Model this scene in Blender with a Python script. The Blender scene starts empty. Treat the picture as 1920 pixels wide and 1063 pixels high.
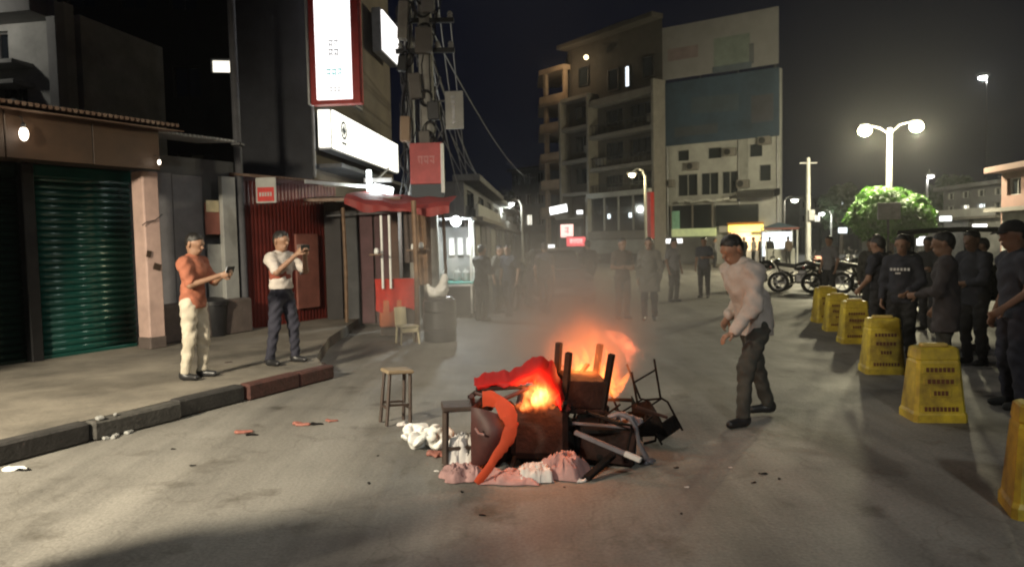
import bpy, math, random
import numpy as np
from mathutils import Vector, Matrix
from mathutils import noise as mnoise

random.seed(7)
rng = np.random.default_rng(7)
S = bpy.context.scene
COL = S.collection
pi = math.pi
R = math.radians

# ------------------------------------------------------------------ camera, world, exposure
CAM_H, FPX = 1.7, 1371.0
cam_data = bpy.data.cameras.new('camera')
cam = bpy.data.objects.new('camera', cam_data)
COL.objects.link(cam)
CAM_ROT = Matrix.Rotation(pi / 2 - R(3.32), 4, 'X') @ Matrix.Rotation(R(-1.2), 4, 'Z')
cam.matrix_world = Matrix.Translation((0, 0, CAM_H)) @ CAM_ROT
cam_data.sensor_width = 36.0
cam_data.lens = 36.0 * FPX / 1920.0
cam_data.clip_end = 2000
cam_data.dof.use_dof = True
cam_data.dof.focus_distance = 6.0
cam_data.dof.aperture_fstop = 2.2
S.camera = cam

W = bpy.data.worlds.new('World')
S.world = W
W.use_nodes = True
wn = W.node_tree
bg = wn.nodes['Background']
sky = wn.nodes.new('ShaderNodeTexSky')
sky.sky_type = 'NISHITA'
sky.sun_disc = False
sky.sun_elevation = R(-5.0)
sky.sun_rotation = R(200)
wn.links.new(sky.outputs[0], bg.inputs[0])
bg.inputs[1].default_value = 0.06
# what the town's lamps leave in the night sky: an even dark navy
bg2 = wn.nodes.new('ShaderNodeBackground')
bg2.inputs[0].default_value = (0.0009, 0.0016, 0.0058, 1)
ash = wn.nodes.new('ShaderNodeAddShader')
wn.links.new(bg.outputs[0], ash.inputs[0])
wn.links.new(bg2.outputs[0], ash.inputs[1])
wn.links.new(ash.outputs[0], wn.nodes['World Output'].inputs['Surface'])

S.view_settings.view_transform = 'Standard'
S.view_settings.look = 'None'
S.view_settings.gamma = 1.0
S.view_settings.use_curve_mapping = False
S.view_settings.exposure = 0.0
S.cycles.filter_width = 2.0
S.cycles.volume_max_steps = 64
S.cycles.volume_bounces = 0
S.cycles.max_bounces = 4
S.cycles.diffuse_bounces = 2
S.cycles.glossy_bounces = 2
S.cycles.caustics_reflective = False
S.cycles.caustics_refractive = False
S.cycles.sample_clamp_indirect = 4.0


def at(px, py, Y):
    """a point of the place seen at a photograph pixel, Y metres ahead of the camera"""
    d = CAM_ROT.to_3x3() @ Vector(((px - 960) / FPX, -(py - 531.5) / FPX, -1))
    return d * (Y / d.y) + Vector((0, 0, CAM_H))


# ------------------------------------------------------------------ materials
def lin(c):
    return tuple(x / 12.92 if x <= 0.04045 else ((x + 0.055) / 1.055) ** 2.4 for x in c)


def mat(name, col, rough=0.6, metal=0.0, var=0.25, scale=6.0, bump=0.15, bscale=None, emit=None, estr=0.0,
        trans=0.0, spec=0.5, coat=0.0, col2=None):
    m = bpy.data.materials.new(name)
    m.use_nodes = True
    nt = m.node_tree
    b = nt.nodes['Principled BSDF']
    b.inputs['Roughness'].default_value = rough
    b.inputs['Metallic'].default_value = metal
    b.inputs['Specular IOR Level'].default_value = spec
    b.inputs['Coat Weight'].default_value = coat
    b.inputs['Base Color'].default_value = (*col, 1)
    tc = nt.nodes.new('ShaderNodeTexCoord')
    if var > 0 or col2:
        n = nt.nodes.new('ShaderNodeTexNoise')
        n.inputs['Scale'].default_value = scale
        n.inputs['Detail'].default_value = 6
        n.inputs['Roughness'].default_value = 0.65
        nt.links.new(tc.outputs['Object'], n.inputs['Vector'])
        r = nt.nodes.new('ShaderNodeValToRGB')
        r.color_ramp.elements[0].position = 0.3
        r.color_ramp.elements[1].position = 0.72
        c2 = col2 or tuple(x * (1 - var) for x in col)
        c1 = tuple(min(1, x * (1 + var * 0.6)) for x in col)
        r.color_ramp.elements[0].color = (*c2, 1)
        r.color_ramp.elements[1].color = (*c1, 1)
        nt.links.new(n.outputs['Fac'], r.inputs['Fac'])
        nt.links.new(r.outputs['Color'], b.inputs['Base Color'])
    if bump > 0:
        n2 = nt.nodes.new('ShaderNodeTexNoise')
        n2.inputs['Scale'].default_value = bscale or scale * 6
        n2.inputs['Detail'].default_value = 4
        nt.links.new(tc.outputs['Object'], n2.inputs['Vector'])
        bp = nt.nodes.new('ShaderNodeBump')
        bp.inputs['Strength'].default_value = bump
        bp.inputs['Distance'].default_value = 0.02
        nt.links.new(n2.outputs['Fac'], bp.inputs['Height'])
        nt.links.new(bp.outputs['Normal'], b.inputs['Normal'])
    if emit:
        b.inputs['Emission Color'].default_value = (*emit, 1)
        b.inputs['Emission Strength'].default_value = estr
    if trans > 0:
        out = nt.nodes['Material Output']
        t = nt.nodes.new('ShaderNodeBsdfTranslucent')
        t.inputs['Color'].default_value = (*col, 1)
        mx = nt.nodes.new('ShaderNodeMixShader')
        mx.inputs[0].default_value = trans
        nt.links.new(b.outputs[0], mx.inputs[1])
        nt.links.new(t.outputs[0], mx.inputs[2])
        nt.links.new(mx.outputs[0], out.inputs['Surface'])
    return m


def glass(name, col=(0.02, 0.025, 0.03), rough=0.08):
    return mat(name, col, rough, 0, 0.0, 1, 0.0, spec=0.8)


def emissive(name, col, strength, var=0.0, scale=3.0):
    m = bpy.data.materials.new(name)
    m.use_nodes = True
    nt = m.node_tree
    b = nt.nodes['Principled BSDF']
    b.inputs['Base Color'].default_value = (0.6, 0.6, 0.6, 1)
    b.inputs['Emission Color'].default_value = (*col, 1)
    b.inputs['Emission Strength'].default_value = strength
    if var:
        tc = nt.nodes.new('ShaderNodeTexCoord')
        n = nt.nodes.new('ShaderNodeTexNoise')
        n.inputs['Scale'].default_value = scale
        nt.links.new(tc.outputs['Object'], n.inputs['Vector'])
        mr = nt.nodes.new('ShaderNodeMapRange')
        mr.inputs[3].default_value = strength * (1 - var)
        mr.inputs[4].default_value = strength * (1 + var)
        nt.links.new(n.outputs['Fac'], mr.inputs[0])
        nt.links.new(mr.outputs[0], b.inputs['Emission Strength'])
    return m


# ------------------------------------------------------------------ mesh building
class MB:
    def __init__(s):
        s.v, s.f = [], []

    def add(s, vs, fs):
        o = len(s.v)
        s.v += [tuple(p) for p in vs]
        s.f += [tuple(i + o for i in q) for q in fs]
        return s

    def box(s, c, d, rot=None, bev=0.0):
        x, y, z = d[0] / 2, d[1] / 2, d[2] / 2
        if bev > 0:
            b = min(bev, x * .9, y * .9, z * .9)
            vs = []
            for zz, k in ((-z, 1), (-z + b, 0), (z - b, 0), (z, 1)):
                i = b if k else 0
                for (px, py) in ((-x + i, -y + b), (-x + b, -y + i), (x - b, -y + i), (x - i, -y + b),
                                 (x - i, y - b), (x - b, y - i), (-x + b, y - i), (-x + i, y - b)):
                    vs.append(Vector((px, py, zz)))
            fs = [tuple(range(7, -1, -1)), tuple(range(24, 32))]
            for r in range(3):
                for k in range(8):
                    a = r * 8
                    fs.append((a + k, a + (k + 1) % 8, a + 8 + (k + 1) % 8, a + 8 + k))
        else:
            vs = [Vector((sx * x, sy * y, sz * z)) for sz in (-1, 1) for sx, sy in ((-1, -1), (1, -1), (1, 1), (-1, 1))]
            fs = [(3, 2, 1, 0), (4, 5, 6, 7), (0, 1, 5, 4), (1, 2, 6, 5), (2, 3, 7, 6), (3, 0, 4, 7)]
        c = Vector(c)
        if rot is not None:
            m = rot if isinstance(rot, Matrix) else Matrix.Rotation(rot, 3, 'Z')
            vs = [m @ p for p in vs]
        return s.add([p + c for p in vs], fs)

    def bar(s, a, b, w, h=None, bev=0.0):
        a, b = Vector(a), Vector(b)
        d = b - a
        q = d.to_track_quat('X', 'Z').to_matrix()
        return s.box((a + b) / 2, (d.length, w, h or w), q, bev)

    def tube(s, pts, r, n=8, cap=True):
        pts = [Vector(p) for p in pts]
        rs = r if isinstance(r, (list, tuple)) else [r] * len(pts)
        t0 = (pts[1] - pts[0]).normalized()
        up = Vector((0, 0, 1)) if abs(t0.z) < 0.9 else Vector((1, 0, 0))
        u = t0.cross(up).normalized()
        vs = []
        for i, p in enumerate(pts):
            t = (pts[min(i + 1, len(pts) - 1)] - pts[max(i - 1, 0)]).normalized()
            u = (u - t * u.dot(t)).normalized()
            w = t.cross(u)
            for k in range(n):
                a = 2 * pi * k / n
                vs.append(p + (u * math.cos(a) + w * math.sin(a)) * rs[i])
        fs = []
        for i in range(len(pts) - 1):
            for k in range(n):
                fs.append((i * n + k, i * n + (k + 1) % n, (i + 1) * n + (k + 1) % n, (i + 1) * n + k))
        if cap:
            fs.append(tuple(range(n - 1, -1, -1)))
            fs.append(tuple((len(pts) - 1) * n + k for k in range(n)))
        return s.add(vs, fs)

    def lathe(s, prof, n=16, o=(0, 0, 0), M=None):
        vs = []
        for (r, z) in prof:
            for k in range(n):
                a = 2 * pi * k / n
                p = Vector((r * math.cos(a), r * math.sin(a), z))
                if M:
                    p = M @ p
                vs.append(p + Vector(o))
        fs = []
        for i in range(len(prof) - 1):
            for k in range(n):
                fs.append((i * n + k, i * n + (k + 1) % n, (i + 1) * n + (k + 1) % n, (i + 1) * n + k))
        fs.append(tuple(range(n - 1, -1, -1)))
        fs.append(tuple((len(prof) - 1) * n + k for k in range(n)))
        return s.add(vs, fs)

    def ball(s, c, r, n=10, sc=(1, 1, 1)):
        prof = [(max(1e-4, math.sin(pi * i / n)) * r, -math.cos(pi * i / n) * r) for i in range(n + 1)]
        M = Matrix.Diagonal(sc)
        return s.lathe(prof, n + 4, c, M)

    def sheet(s, fn, nu, nv, th=0.006):
        """a bent sheet of real thickness; fn(u, v) -> point"""
        P = [[Vector(fn(i / nu, j / nv)) for j in range(nv + 1)] for i in range(nu + 1)]
        N = []
        for i in range(nu + 1):
            row = []
            for j in range(nv + 1):
                du = P[min(i + 1, nu)][j] - P[max(i - 1, 0)][j]
                dv = P[i][min(j + 1, nv)] - P[i][max(j - 1, 0)]
                row.append(du.cross(dv).normalized())
            N.append(row)
        w = nv + 1
        vs = [P[i][j] + N[i][j] * th / 2 for i in range(nu + 1) for j in range(w)]
        k = len(vs)
        vs += [P[i][j] - N[i][j] * th / 2 for i in range(nu + 1) for j in range(w)]
        fs = []
        for i in range(nu):
            for j in range(nv):
                a, b, c, d = i * w + j, (i + 1) * w + j, (i + 1) * w + j + 1, i * w + j + 1
                fs.append((a, b, c, d))
                fs.append((k + d, k + c, k + b, k + a))
        for i in range(nu):
            a, b = i * w, (i + 1) * w
            fs.append((b, a, k + a, k + b))
            a, b = i * w + nv, (i + 1) * w + nv
            fs.append((a, b, k + b, k + a))
        for j in range(nv):
            a, b = j, j + 1
            fs.append((a, b, k + b, k + a))
            a, b = nu * w + j, nu * w + j + 1
            fs.append((b, a, k + a, k + b))
        return s.add(vs, fs)

    def prism(s, poly, z0, z1):
        n = len(poly)
        vs = [(x, y, z0) for x, y in poly] + [(x, y, z1) for x, y in poly]
        fs = [tuple(range(n - 1, -1, -1)), tuple(range(n, 2 * n))]
        fs += [(k, (k + 1) % n, n + (k + 1) % n, n + k) for k in range(n)]
        return s.add(vs, fs)

    def build(s, name, material, parent=None, smooth=False, loc=None, rz=None):
        me = bpy.data.meshes.new(name)
        me.from_pydata(s.v, [], s.f)
        me.update()
        if smooth:
            me.polygons.foreach_set('use_smooth', [True] * len(me.polygons))
            try:
                me.set_sharp_from_angle(angle=R(40))
            except Exception:
                pass
        me.materials.append(material)
        return link(name, me, parent, loc, rz)


def link(name, me, parent=None, loc=None, rz=None):
    o = bpy.data.objects.new(name, me)
    COL.objects.link(o)
    if parent is not None:
        o.parent = parent
    if loc is not None:
        o.location = loc
    if rz is not None:
        o.rotation_euler = (0, 0, rz)
    return o


def tag(o, label=None, cat=None, group=None, kind=None):
    if label:
        o['label'] = label
    if cat:
        o['category'] = cat
    if group:
        o['group'] = group
    if kind:
        o['kind'] = kind
    return o


def thing(name, label, cat, loc=(0, 0, 0), rz=0.0, group=None):
    o = bpy.data.objects.new(name, None)
    COL.objects.link(o)
    o.empty_display_size = 0.2
    o.location = loc
    o.rotation_euler = (0, 0, rz)
    return tag(o, label, cat, group)


def copy_tree(o, parent=None):
    c = o.copy()
    COL.objects.link(c)
    c.parent = parent
    for ch in list(o.children):
        copy_tree(ch, c)
    return c


def lamp_light(parent, loc, power, col, radius=0.1, name='lamp_light', spot=None):
    d = bpy.data.lights.new(name, 'SPOT' if spot else 'POINT')
    d.energy = power
    d.color = col
    d.shadow_soft_size = radius
    o = bpy.data.objects.new(name, d)
    COL.objects.link(o)
    o.parent = parent
    o.location = loc
    if spot:
        d.spot_size = spot[1]
        d.spot_blend = spot[2]
        o.rotation_euler = Vector(spot[0]).to_track_quat('-Z', 'Y').to_euler()
    return o


# ------------------------------------------------------------------ smooth solids (signed distance -> mesh)
def solid(elems, vox, k=0.03, cuts=(), noise=None):
    """elems: (a, b, ra, rb, flat_dir or None, flat) capsules blended smoothly; cuts: half spaces (point, normal kept side)"""
    lo = np.array([min(e[0][i] - e[2] if True else 0 for e in elems) for i in range(3)])
    hi = lo.copy()
    A = np.array([[*e[0]] for e in elems]); B = np.array([[*e[1]] for e in elems])
    ra = np.array([e[2] for e in elems]); rb = np.array([e[3] for e in elems])
    lo = np.minimum(A - ra[:, None], B - rb[:, None]).min(0) - 3 * vox - k
    hi = np.maximum(A + ra[:, None], B + rb[:, None]).max(0) + 3 * vox + k
    n = np.ceil((hi - lo) / vox).astype(int) + 1
    F = np.full(n, 1.0, dtype=np.float32)
    ax = [lo[i] + vox * np.arange(n[i]) for i in range(3)]
    for e in elems:
        a, b = np.array(e[0], float), np.array(e[1], float)
        r1, r2 = e[2], e[3]
        sub = len(e) > 6 and e[6] == 'cut'
        kk = e[7] if len(e) > 7 else k
        pad = kk + 2 * vox
        mn = np.minimum(a - r1, b - r2) - pad
        mx = np.maximum(a + r1, b + r2) + pad
        i0 = np.clip(np.floor((mn - lo) / vox).astype(int), 0, n)
        i1 = np.clip(np.ceil((mx - lo) / vox).astype(int) + 1, 0, n)
        sl = tuple(slice(i0[i], i1[i]) for i in range(3))
        X = ax[0][sl[0]][:, None, None] - a[0]
        Y = ax[1][sl[1]][None, :, None] - a[1]
        Z = ax[2][sl[2]][None, None, :] - a[2]
        if e[4] is not None:
            f = np.array(e[4], float)
            f /= np.linalg.norm(f)
            dt = (X * f[0] + Y * f[1] + Z * f[2]) * (e[5] - 1)
            X = X + dt * f[0]; Y = Y + dt * f[1]; Z = Z + dt * f[2]
            ba = b - a
            ba = ba + f * np.dot(ba, f) * (e[5] - 1)
        else:
            ba = b - a
        L = max(1e-9, float(ba @ ba))
        h = np.clip((X * ba[0] + Y * ba[1] + Z * ba[2]) / L, 0, 1)
        d = np.sqrt((X - ba[0] * h) ** 2 + (Y - ba[1] * h) ** 2 + (Z - ba[2] * h) ** 2) - (r1 + (r2 - r1) * h)
        G = F[sl]
        if sub:
            F[sl] = np.maximum(G, -d)
        else:
            hh = np.maximum(kk - np.abs(G - d), 0) / kk
            F[sl] = np.minimum(G, d) - hh * hh * kk * 0.25
    if cuts or noise:
        XX, YY, ZZ = np.meshgrid(*ax, indexing='ij')
        if noise:
            amp, fr, ph = noise
            F = F + amp * (np.sin(XX * fr + 2.1 * np.sin(ZZ * fr * .6 + ph)) * np.sin(YY * fr * 1.1 + ph) +
                           .6 * np.sin(ZZ * fr * 1.7 + 2.5 * np.sin(XX * fr * .7 + ph) + YY * fr)).astype(np.float32)
        for (p, nn) in cuts:
            nn = np.array(nn, float); nn /= np.linalg.norm(nn)
            F = np.maximum(F, -((XX - p[0]) * nn[0] + (YY - p[1]) * nn[1] + (ZZ - p[2]) * nn[2]).astype(np.float32))
    return nets(F, lo, vox)


def nets(F, lo, vox):
    n = F.shape
    ins = F < 0
    c = np.zeros((n[0] - 1, n[1] - 1, n[2] - 1), int)
    for dx in (0, 1):
        for dy in (0, 1):
            for dz in (0, 1):
                c += ins[dx:n[0] - 1 + dx, dy:n[1] - 1 + dy, dz:n[2] - 1 + dz]
    cells = np.argwhere((c > 0) & (c < 8))
    idx = -np.ones(c.shape, int)
    idx[tuple(cells.T)] = np.arange(len(cells))
    pos = np.zeros((len(cells), 3)); cnt = np.zeros(len(cells))
    cor = [(x, y, z) for x in (0, 1) for y in (0, 1) for z in (0, 1)]
    for p in cor:
        for a in range(3):
            if p[a] == 0:
                q = list(p); q[a] = 1
                f0 = F[tuple((cells + p).T)]; f1 = F[tuple((cells + q).T)]
                m = (f0 < 0) != (f1 < 0)
                t = f0[m] / (f0[m] - f1[m])
                P = np.tile(np.array(p, float), (m.sum(), 1)); P[:, a] = t
                pos[m] += P; cnt[m] += 1
    pos = cells + pos / cnt[:, None]
    V = pos * vox + lo
    faces = []
    for a in range(3):
        b, d = (a + 1) % 3, (a + 2) % 3
        s0 = [slice(None)] * 3; s1 = [slice(None)] * 3
        s0[a] = slice(0, n[a] - 1); s1[a] = slice(1, n[a])
        e = ins[tuple(s0)] != ins[tuple(s1)]
        E = np.argwhere(e)
        ok = (E[:, b] > 0) & (E[:, d] > 0) & (E[:, b] < n[b] - 1) & (E[:, d] < n[d] - 1)
        E = E[ok]
        if not len(E):
            continue
        ub = np.eye(3, dtype=int)[b]; ud = np.eye(3, dtype=int)[d]
        q = np.stack([idx[tuple((E - ub - ud).T)], idx[tuple((E - ud).T)], idx[tuple(E.T)], idx[tuple((E - ub).T)]], 1)
        flip = ~ins[tuple(E.T)]
        q[flip] = q[flip][:, ::-1]
        faces.append(q)
    return V, np.concatenate(faces)


def solid_obj(name, elems, vox, material, parent=None, k=0.03, cuts=(), noise=None, loc=None, rz=None):
    V, Q = solid(elems, vox, k, cuts, noise)
    me = bpy.data.meshes.new(name)
    me.from_pydata(V.tolist(), [], Q.tolist())
    me.polygons.foreach_set('use_smooth', [True] * len(me.polygons))
    me.update()
    me.materials.append(material)
    return link(name, me, parent, loc, rz)


# ------------------------------------------------------------------ ground
def road_material():
    m = bpy.data.materials.new('dusty_asphalt')
    m.use_nodes = True
    nt = m.node_tree
    b = nt.nodes['Principled BSDF']
    tc = nt.nodes.new('ShaderNodeTexCoord')

    def noise(sc, det, stretch=(1, 1, 1), rot=0):
        mp = nt.nodes.new('ShaderNodeMapping')
        mp.inputs['Scale'].default_value = stretch
        mp.inputs['Rotation'].default_value = (0, 0, rot)
        nt.links.new(tc.outputs['Object'], mp.inputs['Vector'])
        n = nt.nodes.new('ShaderNodeTexNoise')
        n.inputs['Scale'].default_value = sc
        n.inputs['Detail'].default_value = det
        n.inputs['Roughness'].default_value = 0.6
        nt.links.new(mp.outputs[0], n.inputs['Vector'])
        return n.outputs['Fac']

    def ramp(f, p0, p1, c0, c1):
        r = nt.nodes.new('ShaderNodeValToRGB')
        r.color_ramp.elements[0].position = p0
        r.color_ramp.elements[1].position = p1
        r.color_ramp.elements[0].color = (*c0, 1)
        r.color_ramp.elements[1].color = (*c1, 1)
        nt.links.new(f, r.inputs['Fac'])
        return r.outputs['Color']

    def mul(a, c, fac=1.0):
        x = nt.nodes.new('ShaderNodeMix')
        x.data_type = 'RGBA'
        x.blend_type = 'MULTIPLY'
        x.inputs[0].default_value = fac
        nt.links.new(a, x.inputs[6])
        nt.links.new(c, x.inputs[7])
        return x.outputs[2]

    base = ramp(noise(0.55, 7), 0.32, 0.7, (0.163, 0.153, 0.136), (0.264, 0.25, 0.224))
    streak = ramp(noise(1.1, 6, (1.6, 0.16, 1), R(-18)), 0.36, 0.62, (0.62, 0.62, 0.62), (1.08, 1.08, 1.08))
    grit = ramp(noise(45, 6), 0.32, 0.68, (0.74, 0.74, 0.74), (1.12, 1.12, 1.12))
    stain = ramp(noise(1.9, 5), 0.30, 0.42, (0.55, 0.53, 0.5), (1, 1, 1))
    # fine cracks
    vo = nt.nodes.new('ShaderNodeTexVoronoi')
    vo.feature = 'DISTANCE_TO_EDGE'
    vo.inputs['Scale'].default_value = 0.7
    mp = nt.nodes.new('ShaderNodeMapping')
    nz = nt.nodes.new('ShaderNodeTexNoise')
    nz.inputs['Scale'].default_value = 2.5
    nt.links.new(tc.outputs['Object'], nz.inputs['Vector'])
    ad = nt.nodes.new('ShaderNodeVectorMath')
    ad.operation = 'ADD'
    nt.links.new(tc.outputs['Object'], ad.inputs[0])
    nt.links.new(nz.outputs['Color'], ad.inputs[1])
    nt.links.new(ad.outputs[0], vo.inputs['Vector'])
    crack = ramp(vo.outputs['Distance'], 0.004, 0.014, (0.6, 0.58, 0.55), (1, 1, 1))
    c = mul(base, streak)
    c = mul(c, grit)
    c = mul(c, stain)
    c = mul(c, crack, 0.4)
    nt.links.new(c, b.inputs['Base Color'])
    rr = nt.nodes.new('ShaderNodeMapRange')
    rr.inputs[3].default_value = 0.5
    rr.inputs[4].default_value = 0.85
    nt.links.new(noise(1.4, 4), rr.inputs[0])
    nt.links.new(rr.outputs[0], b.inputs['Roughness'])
    bp = nt.nodes.new('ShaderNodeBump')
    bp.inputs['Strength'].default_value = 0.42
    bp.inputs['Distance'].default_value = 0.012
    nt.links.new(noise(38, 5), bp.inputs['Height'])
    bp2 = nt.nodes.new('ShaderNodeBump')
    bp2.inputs['Strength'].default_value = 0.3
    bp2.inputs['Distance'].default_value = 0.06
    nt.links.new(noise(1.7, 4), bp2.inputs['Height'])
    nt.links.new(bp.outputs[0], bp2.inputs['Normal'])
    nt.links.new(bp2.outputs[0], b.inputs['Normal'])
    return m


M = {}
M['road'] = road_material()
M['pave'] = mat('pavement_cement', (0.2, 0.178, 0.145), 0.85, 0, 0.6, 0.9, 0.4, 25)
M['kerb'] = mat('kerb_black_paint', (0.035, 0.032, 0.03), 0.75, 0, 0.5, 9, 0.5, 30)
M['kerb_red'] = mat('kerb_red_paint', (0.075, 0.026, 0.02), 0.75, 0, 0.5, 9, 0.5, 30)
M['kerb_bare'] = mat('kerb_bare_cement', (0.06, 0.056, 0.05), 0.85, 0, 0.5, 9, 0.5, 30)
M['concrete'] = mat('grey_concrete', (0.25, 0.25, 0.24), 0.85, 0, 0.35, 1.4, 0.2, 20)
M['concrete_dark'] = mat('dark_plaster', (0.11, 0.11, 0.115), 0.85, 0, 0.4, 1.1, 0.2, 20)
M['black_wall'] = mat('near_black_wall', (0.014, 0.014, 0.018), 0.85, 0, 0.4, 0.8, 0.2, 12)  # near-black base colour with random variation
M['tin'] = mat('rusty_tin', (0.2, 0.15, 0.12), 0.55, 0.35, 0.5, 3, 0.1, 20, col2=(0.1, 0.05, 0.03))
M['tin_pale'] = mat('pale_tin', (0.55, 0.56, 0.55), 0.4, 0.4, 0.3, 3, 0.1, 20)
M['brown_board'] = mat('rust_brown_board', (0.042, 0.021, 0.01), 0.6, 0, 0.4, 2.2, 0.12, 16)
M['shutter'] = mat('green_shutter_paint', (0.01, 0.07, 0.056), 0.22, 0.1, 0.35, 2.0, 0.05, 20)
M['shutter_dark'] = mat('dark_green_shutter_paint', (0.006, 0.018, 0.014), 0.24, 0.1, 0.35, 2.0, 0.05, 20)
M['steel_dark'] = mat('dark_steel', (0.03, 0.03, 0.032), 0.45, 0.5, 0.3, 8, 0.05, 30)
M['steel_grey'] = mat('grey_steel', (0.22, 0.22, 0.23), 0.45, 0.5, 0.3, 6, 0.05, 30)
M['pink'] = mat('pink_plaster', (0.52, 0.36, 0.31), 0.75, 0, 0.25, 3, 0.15, 22)
M['pink_base'] = mat('brown_plinth', (0.11, 0.085, 0.075), 0.8, 0, 0.3, 5, 0.2, 22)
M['grey_board'] = mat('grey_board', (0.2, 0.195, 0.205), 0.7, 0, 0.35, 1.5, 0.1, 14)
M['white_board'] = mat('off_white_board', (0.36, 0.36, 0.34), 0.7, 0, 0.3, 2, 0.1, 14)
M['red_sheet'] = mat('dark_red_sheet', (0.12, 0.016, 0.011), 0.5, 0.1, 0.4, 2.4, 0.08, 18)
M['red_panel'] = mat('faded_red_panel', (0.27, 0.1, 0.075), 0.65, 0, 0.35, 3, 0.1, 18)
M['red_paint'] = mat('red_paint', (0.45, 0.025, 0.02), 0.5, 0, 0.25, 5, 0.05, 18)
M['red_cloth'] = mat('red_cloth', (0.55, 0.035, 0.02), 0.8, 0, 0.25, 9, 0.3, 40, trans=0.25)
M['tarp'] = mat('red_tarpaulin', (0.34, 0.05, 0.045), 0.6, 0, 0.3, 5, 0.2, 16, trans=0.35)
M['orange_paint'] = mat('orange_paint', (0.4, 0.1, 0.03), 0.6, 0, 0.3, 6, 0.1, 18)
M['cream'] = mat('cream_plastic', (0.6, 0.52, 0.33), 0.45, 0, 0.2, 6, 0.05, 18)
M['white_plastic'] = mat('white_plastic', (0.75, 0.75, 0.72), 0.4, 0, 0.15, 6, 0.03, 18)
M['white_cloth'] = mat('white_cloth', (0.72, 0.71, 0.68), 0.85, 0, 0.15, 6, 0.3, 40)
M['black_plastic'] = mat('black_plastic', (0.018, 0.018, 0.02), 0.4, 0, 0.4, 8, 0.08, 20)
M['rubber'] = mat('rubber', (0.014, 0.014, 0.014), 0.8, 0, 0.3, 10, 0.2, 40)
M['wood'] = mat('brown_wood', (0.2, 0.12, 0.07), 0.65, 0, 0.45, 7, 0.25, 26)
M['wood_dark'] = mat('dark_wood', (0.05, 0.032, 0.024), 0.6, 0, 0.45, 7, 0.25, 26)
M['wood_pale'] = mat('pale_wood', (0.25, 0.19, 0.12), 0.6, 0, 0.35, 7, 0.2, 26)
M['teal'] = mat('teal_paint', (0.04, 0.33, 0.28), 0.5, 0, 0.25, 5, 0.05, 18)
M['chrome'] = mat('chrome', (0.6, 0.6, 0.6), 0.18, 1.0, 0.1, 5, 0.0)
M['glass'] = glass('dark_glass')
M['cable'] = mat('black_cable', (0.012, 0.012, 0.014), 0.6, 0, 0, 1, 0)
M['cable_grey'] = mat('grey_cable', (0.15, 0.15, 0.155), 0.6, 0, 0, 1, 0)
M['dark_wall'] = mat('dark_blue_grey_plaster', (0.04, 0.042, 0.05), 0.85, 0, 0.4, 1.1, 0.2, 20)
M['pole'] = mat('pole_concrete', (0.36, 0.35, 0.32), 0.8, 0, 0.35, 3, 0.25, 24)

# the road: one sheet out to the horizon
mb = MB()
mb.add([(-400, -60, 0), (400, -60, 0), (400, 700, 0), (-400, 700, 0)], [(0, 1, 2, 3)])
tag(mb.build('road', M['road']), kind='structure')

# raised pavement along the shops
KU = Vector((0.456, 0.890, 0)).normalized()
K0 = Vector((-4.10, 5.70, 0))


def kp(s, w=0.0, z=0.0):
    return K0 + KU * s + Vector((-KU.y, KU.x, 0)) * w + Vector((0, 0, z))


mb = MB()
poly = [kp(-10, .165), kp(-2, .165), kp(1, .165), kp(2.6, .165), kp(3.95, .165), Vector((-2.72, 10.0, 0)), Vector((-3.05, 12.0, 0)), Vector((-3.2, 15.4, 0)),
        Vector((-5.4, 16.4, 0)), Vector((-8, 14.5, 0)), Vector((-12, 8, 0)), Vector((-16, -2, 0))]
mb.prism([(p.x, p.y) for p in poly], 0.0, 0.17)
tag(mb.build('pavement', M['pave']), kind='structure')
kerb = thing('kerb', None, None)
tag(kerb, kind='structure')
s = -9.6
i = 0
while s < 3.9:
    L = min(random.uniform(0.8, 0.95), 3.98 - s)
    a, b = kp(s + .006, .08), kp(s + L - .006, .08)
    hh = 0.185 + random.uniform(-.014, .008)
    m_ = M['kerb_red'] if s > 2.35 else (M['kerb_bare'] if i in (9, 12) else M['kerb'])
    off = random.uniform(-.025, .025)
    q = MB()
    q.box(((a + b) / 2 + Vector((off, 0, hh / 2))), (L - .012, .158, hh), math.atan2(KU.y, KU.x) + random.uniform(-.03, .03), 0.022)
    o = q.build('kerb_stone', m_, kerb)
    s += L
    i += 1
# crumbled mortar chips by the broken kerb stone
for k in range(7):
    p = kp(1.05 + random.uniform(-.2, .25), random.uniform(-.12, .1))
    z = 0.18 if (p - kp(1.05)).dot(Vector((-KU.y, KU.x, 0))) > 0.02 else 0.0
    q = MB()
    q.box((0, 0, .012), (random.uniform(.03, .09), random.uniform(.03, .06), .03), Matrix.Rotation(random.random() * 3, 3, 'Z') @ Matrix.Rotation(random.uniform(-.3, .3), 3, 'X'), .008)
    tag(q.build('mortar_chip', M['concrete'], None, loc=(p.x, p.y, z)), 'pale mortar chip crumbled off the black kerb', 'chip', 'mortar chips by the broken kerb')

# ------------------------------------------------------------------ shop row on the left
SU = Vector((0.485, 0.875, 0)).normalized()
SA = math.atan2(SU.y, SU.x)
S0 = (-6.86, 9.7, 0)


# green shutter shop
shop = thing('shuttered_shop', 'brown fronted shop with green roller shutters beside the pavement', 'shop', S0, SA)
q = MB()
q.box((-1.3, .62, 1.62), (7.0, .9, 2.94))
q.box((2.13, 1.6, 1.7), (.14, 2.8, 3.1))
q.build('wall', M['concrete_dark'], shop)


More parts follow.
